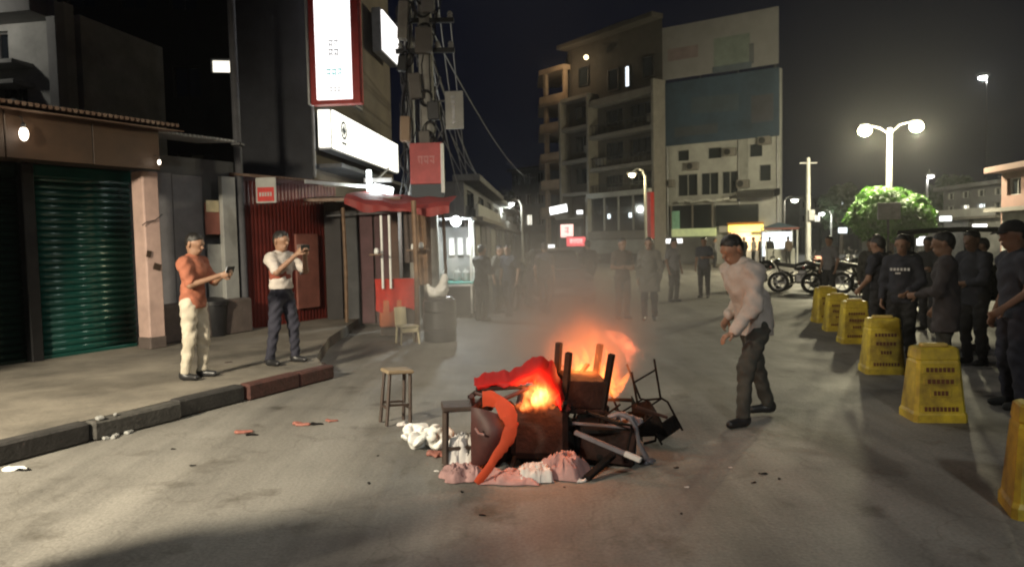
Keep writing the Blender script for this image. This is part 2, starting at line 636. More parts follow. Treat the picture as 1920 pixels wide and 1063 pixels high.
def slat_mesh(width, pitch):
    prof = []
    for k in range(7):
        t = k / 6
        prof.append((-0.02 * math.sin(pi * t) ** 0.8, (t - .5) * pitch * .96))
    vs, fs = [], []
    for x in (-width / 2, width / 2):
        for (y, z) in prof:
            vs.append((x, y - .004, z))
        for (y, z) in reversed(prof):
            vs.append((x, .006, z))
    n = 14
    fs = [(k, (k + 1) % n, n + (k + 1) % n, n + k) for k in range(n)]
    fs += [tuple(range(n - 1, -1, -1)), tuple(range(n, 2 * n))]
    me = bpy.data.meshes.new('slat')
    me.from_pydata(vs, [], fs)
    me.polygons.foreach_set('use_smooth', [k < 6 for k in range(len(fs))])
    me.update()
    return me


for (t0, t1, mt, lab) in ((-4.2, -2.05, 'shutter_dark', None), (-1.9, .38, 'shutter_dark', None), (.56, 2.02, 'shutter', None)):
    root = q = MB()
    q.box(((t0 + t1) / 2, .165, 2.82), (t1 - t0 + .1, .2, .2), None, .03)
    sh = q.build('roller_shutter', M[mt], shop)
    pitch = 0.098
    me = slat_mesh(t1 - t0, pitch)
    me.materials.append(M[mt])
    for k in range(26):
        o = link('slat', me, sh, ((t0 + t1) / 2 + random.uniform(-.002, .002), .1, .22 + pitch * (k + .5)))
        o.rotation_euler = (random.uniform(-.035, .035), random.uniform(-.0015, .0015), 0)
    q = MB()
    q.box(((t0 + t1) / 2, .09, .185), (t1 - t0, .05, .07), None, .012)
    q.build('bottom_bar', M[mt], sh)
for t in (-1.975, .47):
    q = MB()
    q.box((t, .04, 1.53), (.16, .16, 2.76), None, .015)
    q.build('door_post', M['steel_dark'], shop)
# rust brown fascia boards hung under the canopy edge
t = -5.2
while t < 1.9:
    L = min(random.uniform(.85, 1.15), 1.98 - t)
    q = MB()
    q.box((t + L / 2, -.8 + random.uniform(-.006, .006), 3.2 + random.uniform(-.01, .01)), (L - .01, .03, .66), None, .006)
    q.build('fascia_board', M['brown_board'], shop)
    t += L
q = MB()
q.box((-1.6, -.35, 2.93), (7.2, .86, .03))
q.build('soffit', M['wood_dark'], shop)
q = MB()
for k in range(94):
    x = -5.3 + k * .08
    q.tube([(x, -.98, 3.53), (x, .5, 3.68), (x, 3.2, 3.9)], .028, 6)
q.box((-1.55, 1.0, 3.63), (7.5, 4.1, .012), Matrix.Rotation(R(5.2), 3, 'X'))
q.build('tin_roof', M['tin'], shop)
q = MB()
q.box((1.97, -.38, 1.6), (.27, .28, 2.54), None, .02)
pl = q.build('pillar', M['pink'], shop)
q = MB()
q.box((1.97, -.38, .26), (.29, .3, .2), None, .02)
q.build('plinth', M['pink_base'], pl)
q = MB()
q.tube([(1.78, -.55, 2.05), (1.85, -.55, 2.1), (2.0, -.55, 2.13), (2.12, -.55, 2.22)], .008, 5)
q.build('cable', M['cable'], pl)
for (z, x, w_) in ((1.62, 1.87, .07), (1.42, 2.0, .12)):
    q = MB()
    q.box((x, -.538, z), (w_, .012, .1), Matrix.Rotation(.3, 3, 'Y'))
    q.build('torn_poster', M['brown_board'], pl)
M['bulb'] = emissive('warm_bulb', (1, .86, .7), 6)
for (x, y, z, r, e, lab) in ((-.02, -.93, 3.16, .065, 2.0, 'round white bulb hanging on the brown fascia of the shuttered shop'),
                             (1.86, -.9, 2.97, .028, 0.6, 'small pale bulb at the end of the brown fascia above the pink pillar')):
    p = Vector(S0) + SU * x + Vector((-SU.y, SU.x, 0)) * y
    l = thing('light_bulb', lab, 'lamp', (p.x, p.y, z), SA)
    MB().ball((0, 0, 0), r, 8, (.8, .8, 1.35)).build('globe', M['bulb'], l, True)
    MB().lathe([(.4 * r, r * 1.1), (.45 * r, r * 1.8), (.2 * r, r * 2.2)], 8).build('socket', M['black_plastic'], l)
    MB().tube([(0, 0, r * 2.1), (0, .02, r * 3.0), (0, .1, r * 3.6)], .006, 5).build('cord', M['cable'], l)
    lamp_light(l, (0, -.1, 0), e, (1, .8, .6), .04)

# made-up canvas out of view at left, its slanting edge cut to shade the shutters
cu = thing('shade_canvas', 'dark canvas screen added out of view at far left to shade the shutters', 'curtain', S0, SA)
MB().sheet(lambda u, v: (-6.2 + u * (3.25 + 1.1 * v), -1.92 + .03 * math.sin(u * 40), 1.0 + v * 2.4), 40, 6, .006).build('canvas', M['black_plastic'], cu)
MB().tube([(-6.3, -1.92, 3.42), (-2.2, -1.92, 3.42)], .025, 6).build('rail', M['steel_grey'], cu)
for x in (-6.25, -2.9):
    MB().tube([(x, -1.95, .15), (x, -1.95, 3.44)], .03, 7).build('post', M['steel_grey'], cu)

# grey recess between the pillar and the red shop
bay = thing('grey_bay', 'recessed grey boarded bay between pink pillar and red shop', 'shop front', (S0[0] + .5, S0[1] - .28, 0), SA)
q = MB()
q.box((3.2, .95, 1.7), (2.1, .1, 3.1))
q.build('wall', M['concrete_dark'], bay)
t = 2.25
for w_, mt, z0, z1 in ((.62, 'grey_board', .75, 2.95), (.6, 'grey_board', .72, 2.93), (.34, 'white_board', .8, 1.75), ):
    q = MB()
    q.box((t + w_ / 2, .8 if mt == 'grey_board' else .74, (z0 + z1) / 2), (w_ - .012, .04, z1 - z0), None, .006)
    q.build('board', M[mt], bay)
    t += w_
q = MB()
q.box((3.9, .68, 1.6), (.3, .1, 2.7), None, .01)
q.build('door_post', M['white_board'], bay)
q = MB()
q.box((3.6, .73, 2.2), (.3, .03, .55), None, .005)
q.build('poster', M['red_panel'], bay)
q = MB()
q.box((3.6, .71, 2.42), (.26, .012, .2))
q.build('paper', M['cream'], bay)
q = MB()
q.box((3.15, .62, .47), (1.9, .5, .62), None, .03)
q.build('counter', M['pink_base'], bay)
q = MB()
q.box((2.86, .6, 3.53), (1.6, 1.0, .03), Matrix.Rotation(R(4), 3, 'X'))
for k in range(20):
    q.tube([(2.1 + k * .078, .08, 3.5), (2.1 + k * .078, 1.1, 3.57)], .02, 6)
q.build('tin_roof', M['tin_pale'], bay)
p = Vector(S0) + SU * 3.35 + Vector((-SU.y, SU.x, 0)) * -.1
bin_ = thing('dustbin', 'black plastic dustbin standing before the grey bay', 'bin', (p.x, p.y, .15), .3)
MB().lathe([(.17, 0), (.18, .02), (.22, .55), (.24, .56), (.24, .6), (.2, .6), (.2, .5)], 18).build('tub', M['black_plastic'], bin_, True)
MB().lathe([(.25, .6), (.25, .63), (.15, .68), (.02, .7)], 18).build('lid', M['black_plastic'], bin_, True)

# dark red tin shop
red = thing('red_tin_shop', 'dark red tin walled shop behind the man in white shirt', 'shop', S0, SA)
q = MB()
q.box((5.3, 1.2, 1.6), (2.3, 2.0, 2.9))
q.build('wall', M['red_sheet'], red)
t = 4.17
k = 0
while t < 6.4:
    L = .37
    q = MB()
    pts = []

    def fn(u, v, t=t, L=L):
        return (t + u * L, .16 - .014 * abs(math.sin(u * pi * 4)), .17 + v * 2.75)
    q.sheet(fn, 16, 1, .004)
    q.build('tin_panel', M['red_sheet'], red)
    t += L
    k += 1
q = MB()
q.box((5.78, .09, 1.18), (.62, .05, 1.5), None, .01)
d = q.build('door_leaf', M['red_panel'], red)
q = MB()
q.box((5.55, .05, 1.2), (.03, .03, .16), None, .008)
q.build('handle', M['steel_grey'], d)
q = MB()
q.box((5.62, .06, 1.62), (.26, .008, .2))
q.build('paper_notice', M['pink'], d)
q = MB()
q.box((5.35, -.3, 2.95), (2.6, 1.0, .02), Matrix.Rotation(R(7), 3, 'X'))
for k in range(33):
    q.tube([(4.1 + k * .078, -.82, 2.9), (4.1 + k * .078, .2, 3.03)], .018, 6)
q.build('tin_awning', M['tin'], red)
q = MB()
q.box((5.75, -.84, 2.87), (1.8, .03, .07), None, .006)
q.build('awning_edge', M['tin_pale'], red)

# small red and white sign on the red shop
sg = thing('wall_sign', 'small white sign with red panel fixed high on the red shop', 'sign', tuple(at(499, 357, 12.75)), SA - R(90) + R(18))
q = MB()
q.box((0, 0, 0), (.38, .03, .44), None, .008)
q.build('plate', M['white_board'], sg)
q = MB()
q.box((0, -.019, -.07), (.31, .012, .24))
q.build('red_field', M['red_paint'], sg)
q = MB()
for k in range(5):
    q.box((-.1 + k * .05, -.028, -.07), (.03, .006, .07))
q.build('lettering', M['white_board'], sg)
q = MB()
q.tube([(0, .015, .1), (0, .5, .14)], .012, 6)
q.build('bracket', M['steel_dark'], sg)


# ------------------------------------------------------------------ buildings
M['plaster_tan'] = mat('tan_plaster', (0.33, 0.24, 0.17), 0.85, 0, 0.3, 1.2, 0.15, 10)
M['plaster_white'] = mat('dirty_white_plaster', (0.34, 0.34, 0.33), 0.85, 0, 0.3, .9, 0.15, 10)
M['plaster_brown'] = mat('brown_grey_plaster', (0.055, 0.048, 0.042), 0.85, 0, 0.35, .9, 0.15, 10)
M['plaster_brick'] = mat('brick_red_plaster', (0.15, 0.08, 0.065), 0.85, 0, 0.3, .9, 0.15, 10)
M['slab_grey'] = mat('slab_grey_paint', (0.16, 0.148, 0.135), 0.8, 0, 0.25, 2, 0.1, 14)
M['frame_grey'] = mat('window_frame_grey', (0.28, 0.28, 0.27), 0.6, 0, 0.2, 4, 0)
M['lit_window'] = emissive('lit_window', (1, .95, .8), 1.6, .3, 4)
M['lit_cool'] = emissive('lit_cool', (.85, .95, 1), 2.0)
M['box_white'] = emissive('lightbox_white', (1, .97, .95), 1.7, .12, .8)
M['box_cream'] = emissive('lightbox_cream', (1, .98, .86), 1.9, .1, .8)
M['ink'] = mat('sign_ink', (.03, .04, .05), .6, 0, 0, 1, 0)
M['ink_soft'] = emissive('sign_ink_grey', (.3, .32, .36), .6)
M['ink_teal'] = emissive('sign_ink_teal', (.12, .5, .52), .8)


def window(parent, x, z, w, h, y=0.0, pane='glass', mull=1, fr='frame_grey', t=.06):
    q = MB()
    for (cx, cz, sx, sz) in ((x - w / 2, z, t, h + t), (x + w / 2, z, t, h + t), (x, z - h / 2, w - t, t), (x, z + h / 2, w - t, t)):
        q.box((cx, y, cz), (sx, .12, sz))
    for k in range(mull):
        q.box((x - w / 2 + w * (k + 1) / (mull + 1), y + .01, z), (t * .7, .08, h - t))
    f = q.build('window', M[fr], parent)
    q = MB()
    q.box((x, y + .03, z), (w - .02, .02, h - .02))
    q.build('pane', M[pane], f)
    return f


def facade(mbx, W_, z0, z1, holes, y0=0.0, th=.25, x0=0.0):
    xs = sorted({x0, x0 + W_} | {h[0] for h in holes} | {h[1] for h in holes})
    zs = sorted({z0, z1} | {h[2] for h in holes} | {h[3] for h in holes})
    for a, b in zip(xs, xs[1:]):
        run = None
        for c, d in list(zip(zs, zs[1:])) + [(z1, None)]:
            solid_ = d is not None and not any(h[0] <= a + 1e-6 and h[1] >= b - 1e-6 and h[2] <= c + 1e-6 and h[3] >= d - 1e-6 for h in holes)
            if solid_:
                run = (run[0], d) if run else (c, d)
            elif run:
                mbx.box(((a + b) / 2, y0 + th / 2, (run[0] + run[1]) / 2), (b - a, th, run[1] - run[0]))
                run = None


def glyph_row(q, x, z, n, h, y=-.0, w=None, seed=1):
    """a row of headline-and-stroke marks like the blurred script on the sign"""
    r = random.Random(seed)
    w = w or h * .62
    tot = n * w * 1.2
    for k in range(n):
        cx = x - tot / 2 + w * 1.2 * (k + .5)
        q.box((cx, y, z + h * .45), (w * 1.05, .008, h * .2))
        st = r.choice((0, 1, 2))
        q.box((cx + w * .3, y, z), (w * .24, .008, h * .86))
        if st != 1:
            q.box((cx - w * .15, y, z - h * .1), (w * .6, .008, h * .2), Matrix.Rotation(r.uniform(-.7, .7), 3, 'Y'))
        if st != 0:
            q.box((cx - w * .25, y, z - h * .02), (w * .22, .008, h * .6), Matrix.Rotation(r.uniform(-.5, .5), 3, 'Y'))


# the narrow building that carries the light boxes
BA = math.atan2(.996, .084)
sb = thing('sign_building', 'dark plastered building carrying the bright light boxes', 'building', (-3.95, 15.3, 0), BA)
q = MB()
q.box((3.6, .95, 5.6), (7.0, 1.5, 11.2))
q.build('wall', mat('stained_brown_plaster', (.13, .105, .08), .85, 0, .4, .9, .15, 10), sb)
q = MB()
q.box((.04, .93, 5.6), (.1, 1.58, 11.2))
q.build('side_wall', M['dark_wall'], sb)
for (x, z) in ((1.5, 5.7), (3.2, 5.7), (1.5, 8.4), (3.2, 8.6)):
    window(sb, x, z, 1.0, 1.1, .17, mull=1)
q = MB()
q.tube([(-.05, .08, 3.1), (-.05, .08, 11)], .035, 8)
q.build('corner_pipe', M['steel_grey'], sb)
q = MB()
q.box((3.6, -.1, 3.35), (7, .7, .08))
q.build('ledge', M['concrete_dark'], sb)

# projecting vertical light box
p = at(634, 197, 14.7)
vb = thing('vertical_light_box', 'tall white light box in a red frame projecting over the street', 'light box', (p.x, p.y, p.z), R(-6))
q = MB()
for (cx, sx) in ((-.455, .12), (.415, .16)):
    q.box((cx, 0, 1.8), (sx, .22, 3.6), None, .01)
q.box((-.02, 0, .04), (.76, .22, .08))
q.box((-.02, 0, 3.56), (.76, .22, .08))
q.build('frame', M['red_paint'], vb)
q = MB()
q.box((-.02, -.02, 1.8), (.75, .16, 3.4))
q.build('lit_panel', M['box_white'], vb)
q = MB()
q.box((-.55, -.02, 1.85), (.05, .2, 3.7), None, .01)
q.build('edge_strip', M['tin_pale'], vb)
for z, n, h, mt, sd in ((.27, 3, .11, 'ink_soft', 3), (.6, 3, .15, 'ink_teal', 4), (.98, 2, .15, 'ink_soft', 5), (1.16, 2, .14, 'ink_soft', 6)):
    q = MB()
    glyph_row(q, -.02, z, n, h, -.112, seed=sd)
    q.build('lettering', M[mt], vb)
q = MB()
q.bar((-.4, .1, .5), (-.4, 1.1, .5), .05)
q.bar((-.4, .1, 2.9), (-.4, 1.1, 2.9), .05)
q.build('bracket', M['steel_dark'], vb)

hb = thing('horizontal_light_box', 'long white light box with a dark emblem along the shop front', 'light box', (-3.95, 15.3, 3.68), BA)
q = MB()
q.box((2.9, -.12, .42), (5.7, .28, .86), None, .01)
q.build('case', M['steel_grey'], hb)
q = MB()
q.box((2.9, -.28, .42), (5.6, .06, .78))
q.box((.02, -.13, .42), (.06, .24, .76))
q.build('lit_panel', M['box_cream'], hb)
q = MB()
for k in range(12):
    a = k * pi / 6
    q.box((.75 + .17 * math.cos(a), -.316, .48 + .17 * math.sin(a)), (.1, .012, .045), Matrix.Rotation(-a - pi / 2, 3, 'Y'))
q.box((.75, -.316, .48), (.16, .012, .16), Matrix.Rotation(.78, 3, 'Y'))
q.box((.75, -.316, .2), (.3, .012, .05))
q.build('emblem', M['ink'], hb)

ub = thing('upper_light_box', 'small blank white light box high on the wall beside the cable pole', 'light box', (-3.95, 15.3, 6.85), BA)
q = MB()
q.box((5.5, -.1, .55), (1.9, .24, 1.15), None, .01)
q.build('case', M['steel_grey'], ub)
q = MB()
q.box((5.5, -.24, .55), (1.78, .05, 1.04))
q.build('lit_panel', M['box_white'], ub)

M['tube_white'] = emissive('cool_tube', (.93, 1, 1), 7)
fl = thing('tube_lamp', 'glaring white tube lamps under the long light box', 'lamp', tuple(at(712, 352, 15.2)), BA - R(90))
q = MB()
q.box((-.22, 0, .12), (.1, .06, .5), None, .02)
q.box((.08, -.04, -.05), (.42, .06, .18), Matrix.Rotation(R(14), 3, 'Y'), .02)
q.build('tube', M['tube_white'], fl)
q = MB()
q.box((-.05, .08, .16), (.6, .06, .1), None, .01)
q.bar((-.05, .1, .2), (-.05, 1.0, .5), .03)
q.build('fitting', M['steel_grey'], fl)
lamp_light(fl, (0, -.3, -.1), 45, (.9, 1, .98), .15)

# far dark buildings on the left
a = at(105, 200, 26); b = at(470, 200, 27)
db = thing('dark_apartment_block', 'nearly black building behind the shop roofs with one lit window', 'building', (a.x, a.y, 0), math.atan2(b.y - a.y, b.x - a.x))
Wd = (Vector((b.x, b.y)) - Vector((a.x, a.y))).length
pw = at(416, 119, 26.6)
lx = pw.x - a.x
holes = [(lx - .42, lx + .42, pw.z - .27, pw.z + .22)]
wins = []
for fz in (4.5, 7.6, 10.7):
    for fx in (1.0, 2.7, 4.4):
        holes.append((fx - .45, fx + .45, fz - .5, fz + .6)); wins.append((fx, fz + .05))
q = MB()
facade(q, Wd, 0, 13, holes, 0, .3)
q.box((Wd / 2, 3.0, 6.5), (Wd - .02, 4.8, 13))
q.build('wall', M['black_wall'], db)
for (fx, fz) in wins:
    window(db, fx, fz, .9, 1.1, .16, fr='steel_dark')
window(db, lx, pw.z - .025, .84, .49, .16, 'lit_window', 0, 'steel_dark')

a = at(-70, 150, 17.5); b = at(126, 150, 17.0)
ul = thing('concrete_block', 'dim grey concrete house with balconies above the brown fascia', 'building', (a.x, a.y, 0), math.atan2(b.y - a.y, b.x - a.x))
Wd = (b - a).length
q = MB()
facade(q, Wd, 0, 7.35, [(.9, 1.75, 4.9, 5.6), (.5, 1.3, 6.1, 6.8)], 0, .3)
q.box((Wd / 2, 2.0, 3.6), (Wd - .02, 3.0, 7.2))
q.build('wall', mat('pale_concrete', (.45, .45, .42), .85, 0, .35, 1.2, .2, 20), ul)
window(ul, 1.325, 5.25, .85, .7, .18)
window(ul, .9, 6.45, .8, .7, .18)
q = MB()
q.box((Wd - .12, -.12, 4.2), (.24, .3, 6.2), None, .01)
q.build('corner_column', M['plaster_white'], ul)
q = MB()
q.box((Wd / 2 + .1, -.35, 7.2), (Wd - .6, .8, .5))
q.build('parapet', M['concrete'], ul)
for z in (5.95, 5.5, 5.05):
    q = MB()
    q.box((1.2, -.3, z), (1.5, .6, .1), None, .01)
    q.build('ledge', M['concrete'], ul)

wl = thing('house_fill_lamp', 'small unseen lamp added to light the grey concrete house from the left', 'lamp', (at(-90, 60, 16.6).x, 16.2, 6.9))  # added lamp, out of view, to brighten the house front
MB().ball((0, 0, 0), .1, 8).build('globe', M['bulb'], wl, True)
MB().tube([(0, .05, .08), (0, .4, .2), (.1, 1.1, .2)], .02, 6).build('bracket', M['steel_grey'], wl)
lamp_light(wl, (.2, -.5, 0), 45, (1, .95, .85), .1)

pp = thing('steel_pole', 'slim dark pole rising between the grey bay and the red shop', 'pole', (-4.92, 13.42, .15))
MB().tube([(0, 0, 0), (-.02, 0, 4), (-.03, 0, 9)], [.075, .07, .06], 10).build('shaft', mat('dull_pole', (.09, .09, .1), .8, 0, .3, 3, .1), pp, True)
MB().lathe([(.14, 0), (.14, .05), (.09, .1)], 12).build('base', M['steel_grey'], pp)
MB().box((0, -.02, 3.4), (.18, .2, .06), None, .01).build('clamp', M['steel_dark'], pp)

# utility pole wrapped in cables and boxes
P0 = at(806, 400, 15.2)
P0 = Vector((P0.x, P0.y, 0))
up = thing('utility_pole', 'concrete utility pole wrapped in tangled cables and boxes', 'utility pole', tuple(P0))
MB().tube([(0, 0, 0), (0, 0, 10)], [.17, .13], 12).build('shaft', M['pole'], up, True)
MB().tube([(-.36, .1, 0), (-.36, .1, 10)], [.1, .09], 10).build('side_shaft', M['pole'], up, True)
for k in range(34):
    q = MB()
    x0, y0 = random.uniform(-.5, .3), random.uniform(-.25, .1)
    zt = random.uniform(3.4, 8)
    zb = max(2.3, zt - random.uniform(1.2, 3.6))
    pts = []
    ph = random.random() * 6
    for j in range(9):
        t = j / 8
        pts.append((x0 + .06 * math.sin(ph + t * 7) + (random.uniform(-.05, .05)), y0 + .05 * math.cos(ph + t * 5), zt + (zb - zt) * t))
    q.tube(pts, random.choice((.012, .018, .026)), 5)
    q.build('hanging_cable', M['cable_grey' if k % 4 == 0 else 'cable'], up)
for k in range(12):
    q = MB()
    z = random.uniform(3.2, 7.2)
    r = random.uniform(.12, .22)
    cx, cy = random.choice((-.36, 0, .05)), -.12
    pts = [(cx + r * math.cos(a_) * 1.0, cy - .12 + .04 * math.sin(a_ * 3 + k), z + r * 1.25 * math.sin(a_)) for a_ in np.linspace(0, 2 * pi, 15)]
    for w_ in range(3):
        q.tube([(p_[0] + .012 * w_, p_[1] - .012 * w_, p_[2] + .01 * w_) for p_ in pts], .012, 5)
    q.build('cable_coil', M['cable'], up)
for (dx, dz, w_, h_, mt) in ((-.4, 6.15, .2, .75, 'pole'), (.0, 5.75, .34, .5, 'slab_grey'), (-.2, 4.85, .24, .5, 'slab_grey'), (.1, 6.5, .26, .4, 'frame_grey'),
                             (-.42, 4.0, .2, .5, 'plaster_tan'), (.16, 4.35, .24, .36, 'steel_dark'), (-.03, 3.75, .22, .4, 'slab_grey'), (-.44, 5.3, .18, .3, 'steel_dark'), (-.15, 3.3, .2, .34, 'steel_dark')):
    q = MB()
    q.box((dx, -.24, dz), (w_, .2, h_), Matrix.Rotation(random.uniform(-.12, .12), 3, 'Y'), .015)
    o = q.build('junction_box', M[mt], up)
for z in (6.9, 6.2, 5.6):
    MB().box((0, -.05, z), (1.2, .09, .09)).build('cross_arm', M['steel_dark'], up)
for z in (6.9, 6.2, 5.6):
    for x in (-.5, -.2, .25, .52):
        MB().lathe([(.03, .04), (.06, .07), (.04, .1), (.06, .13), (.03, .18)], 8, (x, -.05, z)).build('insulator', M['plaster_white'], up)

# signs on the pole
sp = thing('hanging_board', 'small white signboard with faint dark marks beside the utility pole', 'sign', tuple(at(852, 207, 15.0)), R(-4))
MB().box((0, 0, 0), (.37, .03, .76), None, .008).build('plate', M['white_board'], sp)
q = MB()
for k in range(6):
    q.box((-.02, -.019, .26 - k * .1), (.09, .006, .06), Matrix.Rotation(k * .5, 3, 'Y'))
q.build('lettering', M['steel_grey'], sp)
MB().bar((-.5, .05, .2), (-.1, .03, .2), .03).build('bracket', M['steel_dark'], sp)
rs = thing('red_signboard', 'faded red signboard with black lower band on the utility pole', 'sign', tuple(at(800, 320, 14.8)), R(-4))
MB().box((0, 0, .14), (.66, .04, .82), None, .008).build('plate', mat('faded_red', (.42, .07, .07), .6, 0, .3, 3, .05), rs)
MB().box((0, -.004, -.42), (.66, .05, .3), None, .008).build('lower_band', M['ink'], rs)
q = MB()
glyph_row(q, 0, .2, 3, .16, -.024, seed=12)
q.build('lettering', mat('faded_print', (.5, .2, .2), .6, 0, .2, 3, 0), rs)
MB().tube([(.33, -.05, -.45), (.33, -.05, .52)], .035, 8).build('white_pole', M['white_plastic'], rs)
MB().bar((0, .02, 0), (.03, .24, 0), .05).build('bracket', M['steel_dark'], rs)

# overhead wires down the street
ends = [(905, 330, 46), (915, 350, 55), (890, 370, 38), (925, 372, 60), (880, 395, 32), (1010, 330, 60)]
for k in range(9):
    e = ends[k % len(ends)]
    B = at(e[0] + random.uniform(-8, 8), e[1], e[2])
    A = P0 + Vector((random.uniform(-.3, .55), -.05, random.choice((7.0, 6.3, 5.7, 5.0)) + random.uniform(-.1, .1)))
    pts = []
    for j in range(25):
        t = j / 24
        p_ = A.lerp(B, t)
        p_.z -= 1.1 * 4 * t * (1 - t) * random.choice((1,)) * (.6 + .1 * k)
        pts.append(p_)
    o = MB().tube(pts, .014, 5).build('overhead_wire', M['cable_grey'])
    tag(o, 'sagging overhead wire running from the utility pole down the street', 'wire', 'wires down the street')

# ------------------------------------------------------------------ roadside stalls
kd = thing('wooden_kiosk', 'dark wooden kiosk cabin beside the red tin shop', 'kiosk', (at(612, 600, 14.9).x, 14.9, 0), R(4))
q = MB()
q.box((.75, .6, 1.3), (1.5, .9, 2.55))
q.build('wall', M['wood_dark'], kd)
for k, (x, w_, mt) in enumerate(((.18, .33, 'wood_dark'), (.53, .3, 'grey_board'), (.85, .28, 'red_sheet'), (1.16, .3, 'red_sheet'), (1.42, .18, 'wood'))):
    MB().box((x, .1 + .02 * (k % 2), 1.22), (w_ - .015, .035, 2.3), None, .006).build('plank_panel', mat('kiosk_board', [(.035, .03, .03), (.07, .07, .072), (.11, .05, .055), (.1, .045, .05), (.12, .07, .05)][k], .7, 0, .35, 3, .15, 20), kd)
MB().box((.75, -.25, 2.62), (1.8, 1.6, .05), Matrix.Rotation(R(5), 3, 'X')).build('roof', M['tin'], kd)
MB().tube([(.1, -.15, 2.28), (1.6, -.15, 2.34)], .02, 6).build('rail', M['steel_grey'], kd)

st = thing('tea_stall', 'roadside stall under a sagging red tarpaulin with red counter', 'stall', (0, 0, 0))
cA = at(645, 366, 13.2); cB = at(842, 380, 12.7)


def tarp(u, v):
    p_ = cA.lerp(cB, u)
    sag = .1 * math.sin(pi * u) * (1 - v * .5)
    return (p_.x, p_.y + v * 2.0, p_.z - sag + v * .22 + .015 * math.sin(u * 22 + v * 5) - (.06 if v < .02 else 0))


MB().sheet(tarp, 30, 10, .006).build('tarpaulin', M['tarp'], st)
MB().sheet(lambda u, v: (Vector(tarp(u, 0)) + Vector((0, -.012 * math.sin(u * 40), -v * (.1 + .05 * math.sin(u * 9))))), 40, 3, .005).build('valance', M['tarp'], st)
for (px, py, d_, r) in ((783, 645, 12.5, .045), (836, 600, 13.6, .03), (650, 600, 14.4, .035)):
    g = at(px, py, d_)
    MB().tube([(g.x, g.y, 0), (g.x + .02, g.y, 1.2), (g.x, g.y, 2.42)], r, 7).build('post', M['wood'], st)
for px in (717, 732):
    g = at(px, 500, 13.0)
    MB().tube([(g.x, g.y, .9), (g.x, g.y, 2.2)], .022, 7).build('thin_post', M['white_plastic'], st)
cx = at(743, 560, 13.1)
MB().box((cx.x, cx.y + .3, 1.02), (.74, .6, .06), None, .01).build('counter_top', M['wood'], st)
MB().sheet(lambda u, v: (cx.x - .37 + u * .74 + .012 * math.sin(v * 3), cx.y - .03 - .02 * math.sin(u * 19) * v, 1.07 - v * (.56 + .05 * math.sin(u * 7))), 26, 6, .006).build('red_cloth', M['red_cloth'], st)
MB().box((cx.x - .1, cx.y + .15, .45), (.42, .36, .5), None, .02).build('orange_crate', M['orange_paint'], st)
MB().box((cx.x + .0, cx.y + .38, .5), (.66, .4, .96)).build('counter_body', M['wood_dark'], st)


def drape(x0, x1, y, z0, z1, f):
    return lambda u, v: (x0 + (x1 - x0) * u, y + .03 * math.sin(u * f + 2 * v), z0 + (z1 - z0) * v)


g = at(795, 500, 12.9)
MB().sheet(drape(g.x - .16, g.x + .12, g.y + .1, .95, 2.35, 14), 20, 4, .006).build('hanging_sack', M['wood'], st)
MB().sheet(drape(g.x - .38, g.x - .2, g.y + .3, 1.35, 2.3, 11), 14, 4, .006).build('hanging_cloth', M['pink_base'], st)
for (px, py) in ((775, 468), (790, 465), (706, 476)):
    b_ = at(px, py, 12.75)
    MB().lathe([(.035, 0), (.045, .02), (.04, .08), (.02, .1)], 10, (b_.x, b_.y, b_.z)).build('cup', M['white_plastic'], st)
    MB().box((b_.x, b_.y + .03, b_.z - .012), (.24, .16, .02)).build('shelf', M['wood'], st)

ch = thing('small_plastic_chair', 'small cream plastic chair in front of the red stall counter', 'chair', (at(765, 636, 12.4).x, 12.35, 0), R(25))
MB().box((0, 0, .3), (.34, .32, .03), None, .012).build('seat', M['cream'], ch)
MB().sheet(lambda u, v: (-.16 + u * .2, .15 + .03 * math.sin(pi * u) + v * .05, .31 + v * .3), 8, 4, .02).build('backrest', M['cream'], ch)
for sx in (-1, 1):
    for sy in (-1, 1):
        MB().tube([(sx * .14, sy * .13, .29), (sx * .16, sy * .15, 0)], [.02, .016], 6).build('leg', M['cream'], ch)
MB().box((0, -.15, .24), (.3, .02, .07), None, .006).build('apron', M['cream'], ch)

g = at(826, 640, 12.6)
dr = thing('black_drum', 'black plastic drum standing at the corner of the stall', 'drum', (g.x, g.y, 0))
MB().lathe([(.26, 0), (.28, .02), (.29, .2), (.27, .22), (.29, .24), (.29, .5), (.27, .52), (.29, .54), (.28, .7), (.25, .73), (.22, .73)], 20).build('body', M['black_plastic'], dr, True)
MB().lathe([(.23, .73), (.23, .75), (.2, .76), (.05, .77)], 20).build('lid', M['black_plastic'], dr)
wb = solid_obj('white_bundle', [((-.08, 0, .08), (.05, .02, .1), .09, .1, None, 1), ((.06, 0, .14), (.1, 0, .34), .09, .06, None, 1), ((-.14, -.02, .1), (-.18, 0, .2), .06, .03, None, 1)],
               .012, M['white_cloth'], None, .05, noise=(.008, 28, 1), loc=(g.x, g.y - .02, .76))
tag(wb, 'white cloth bundle lying on top of the black drum', 'bundle')

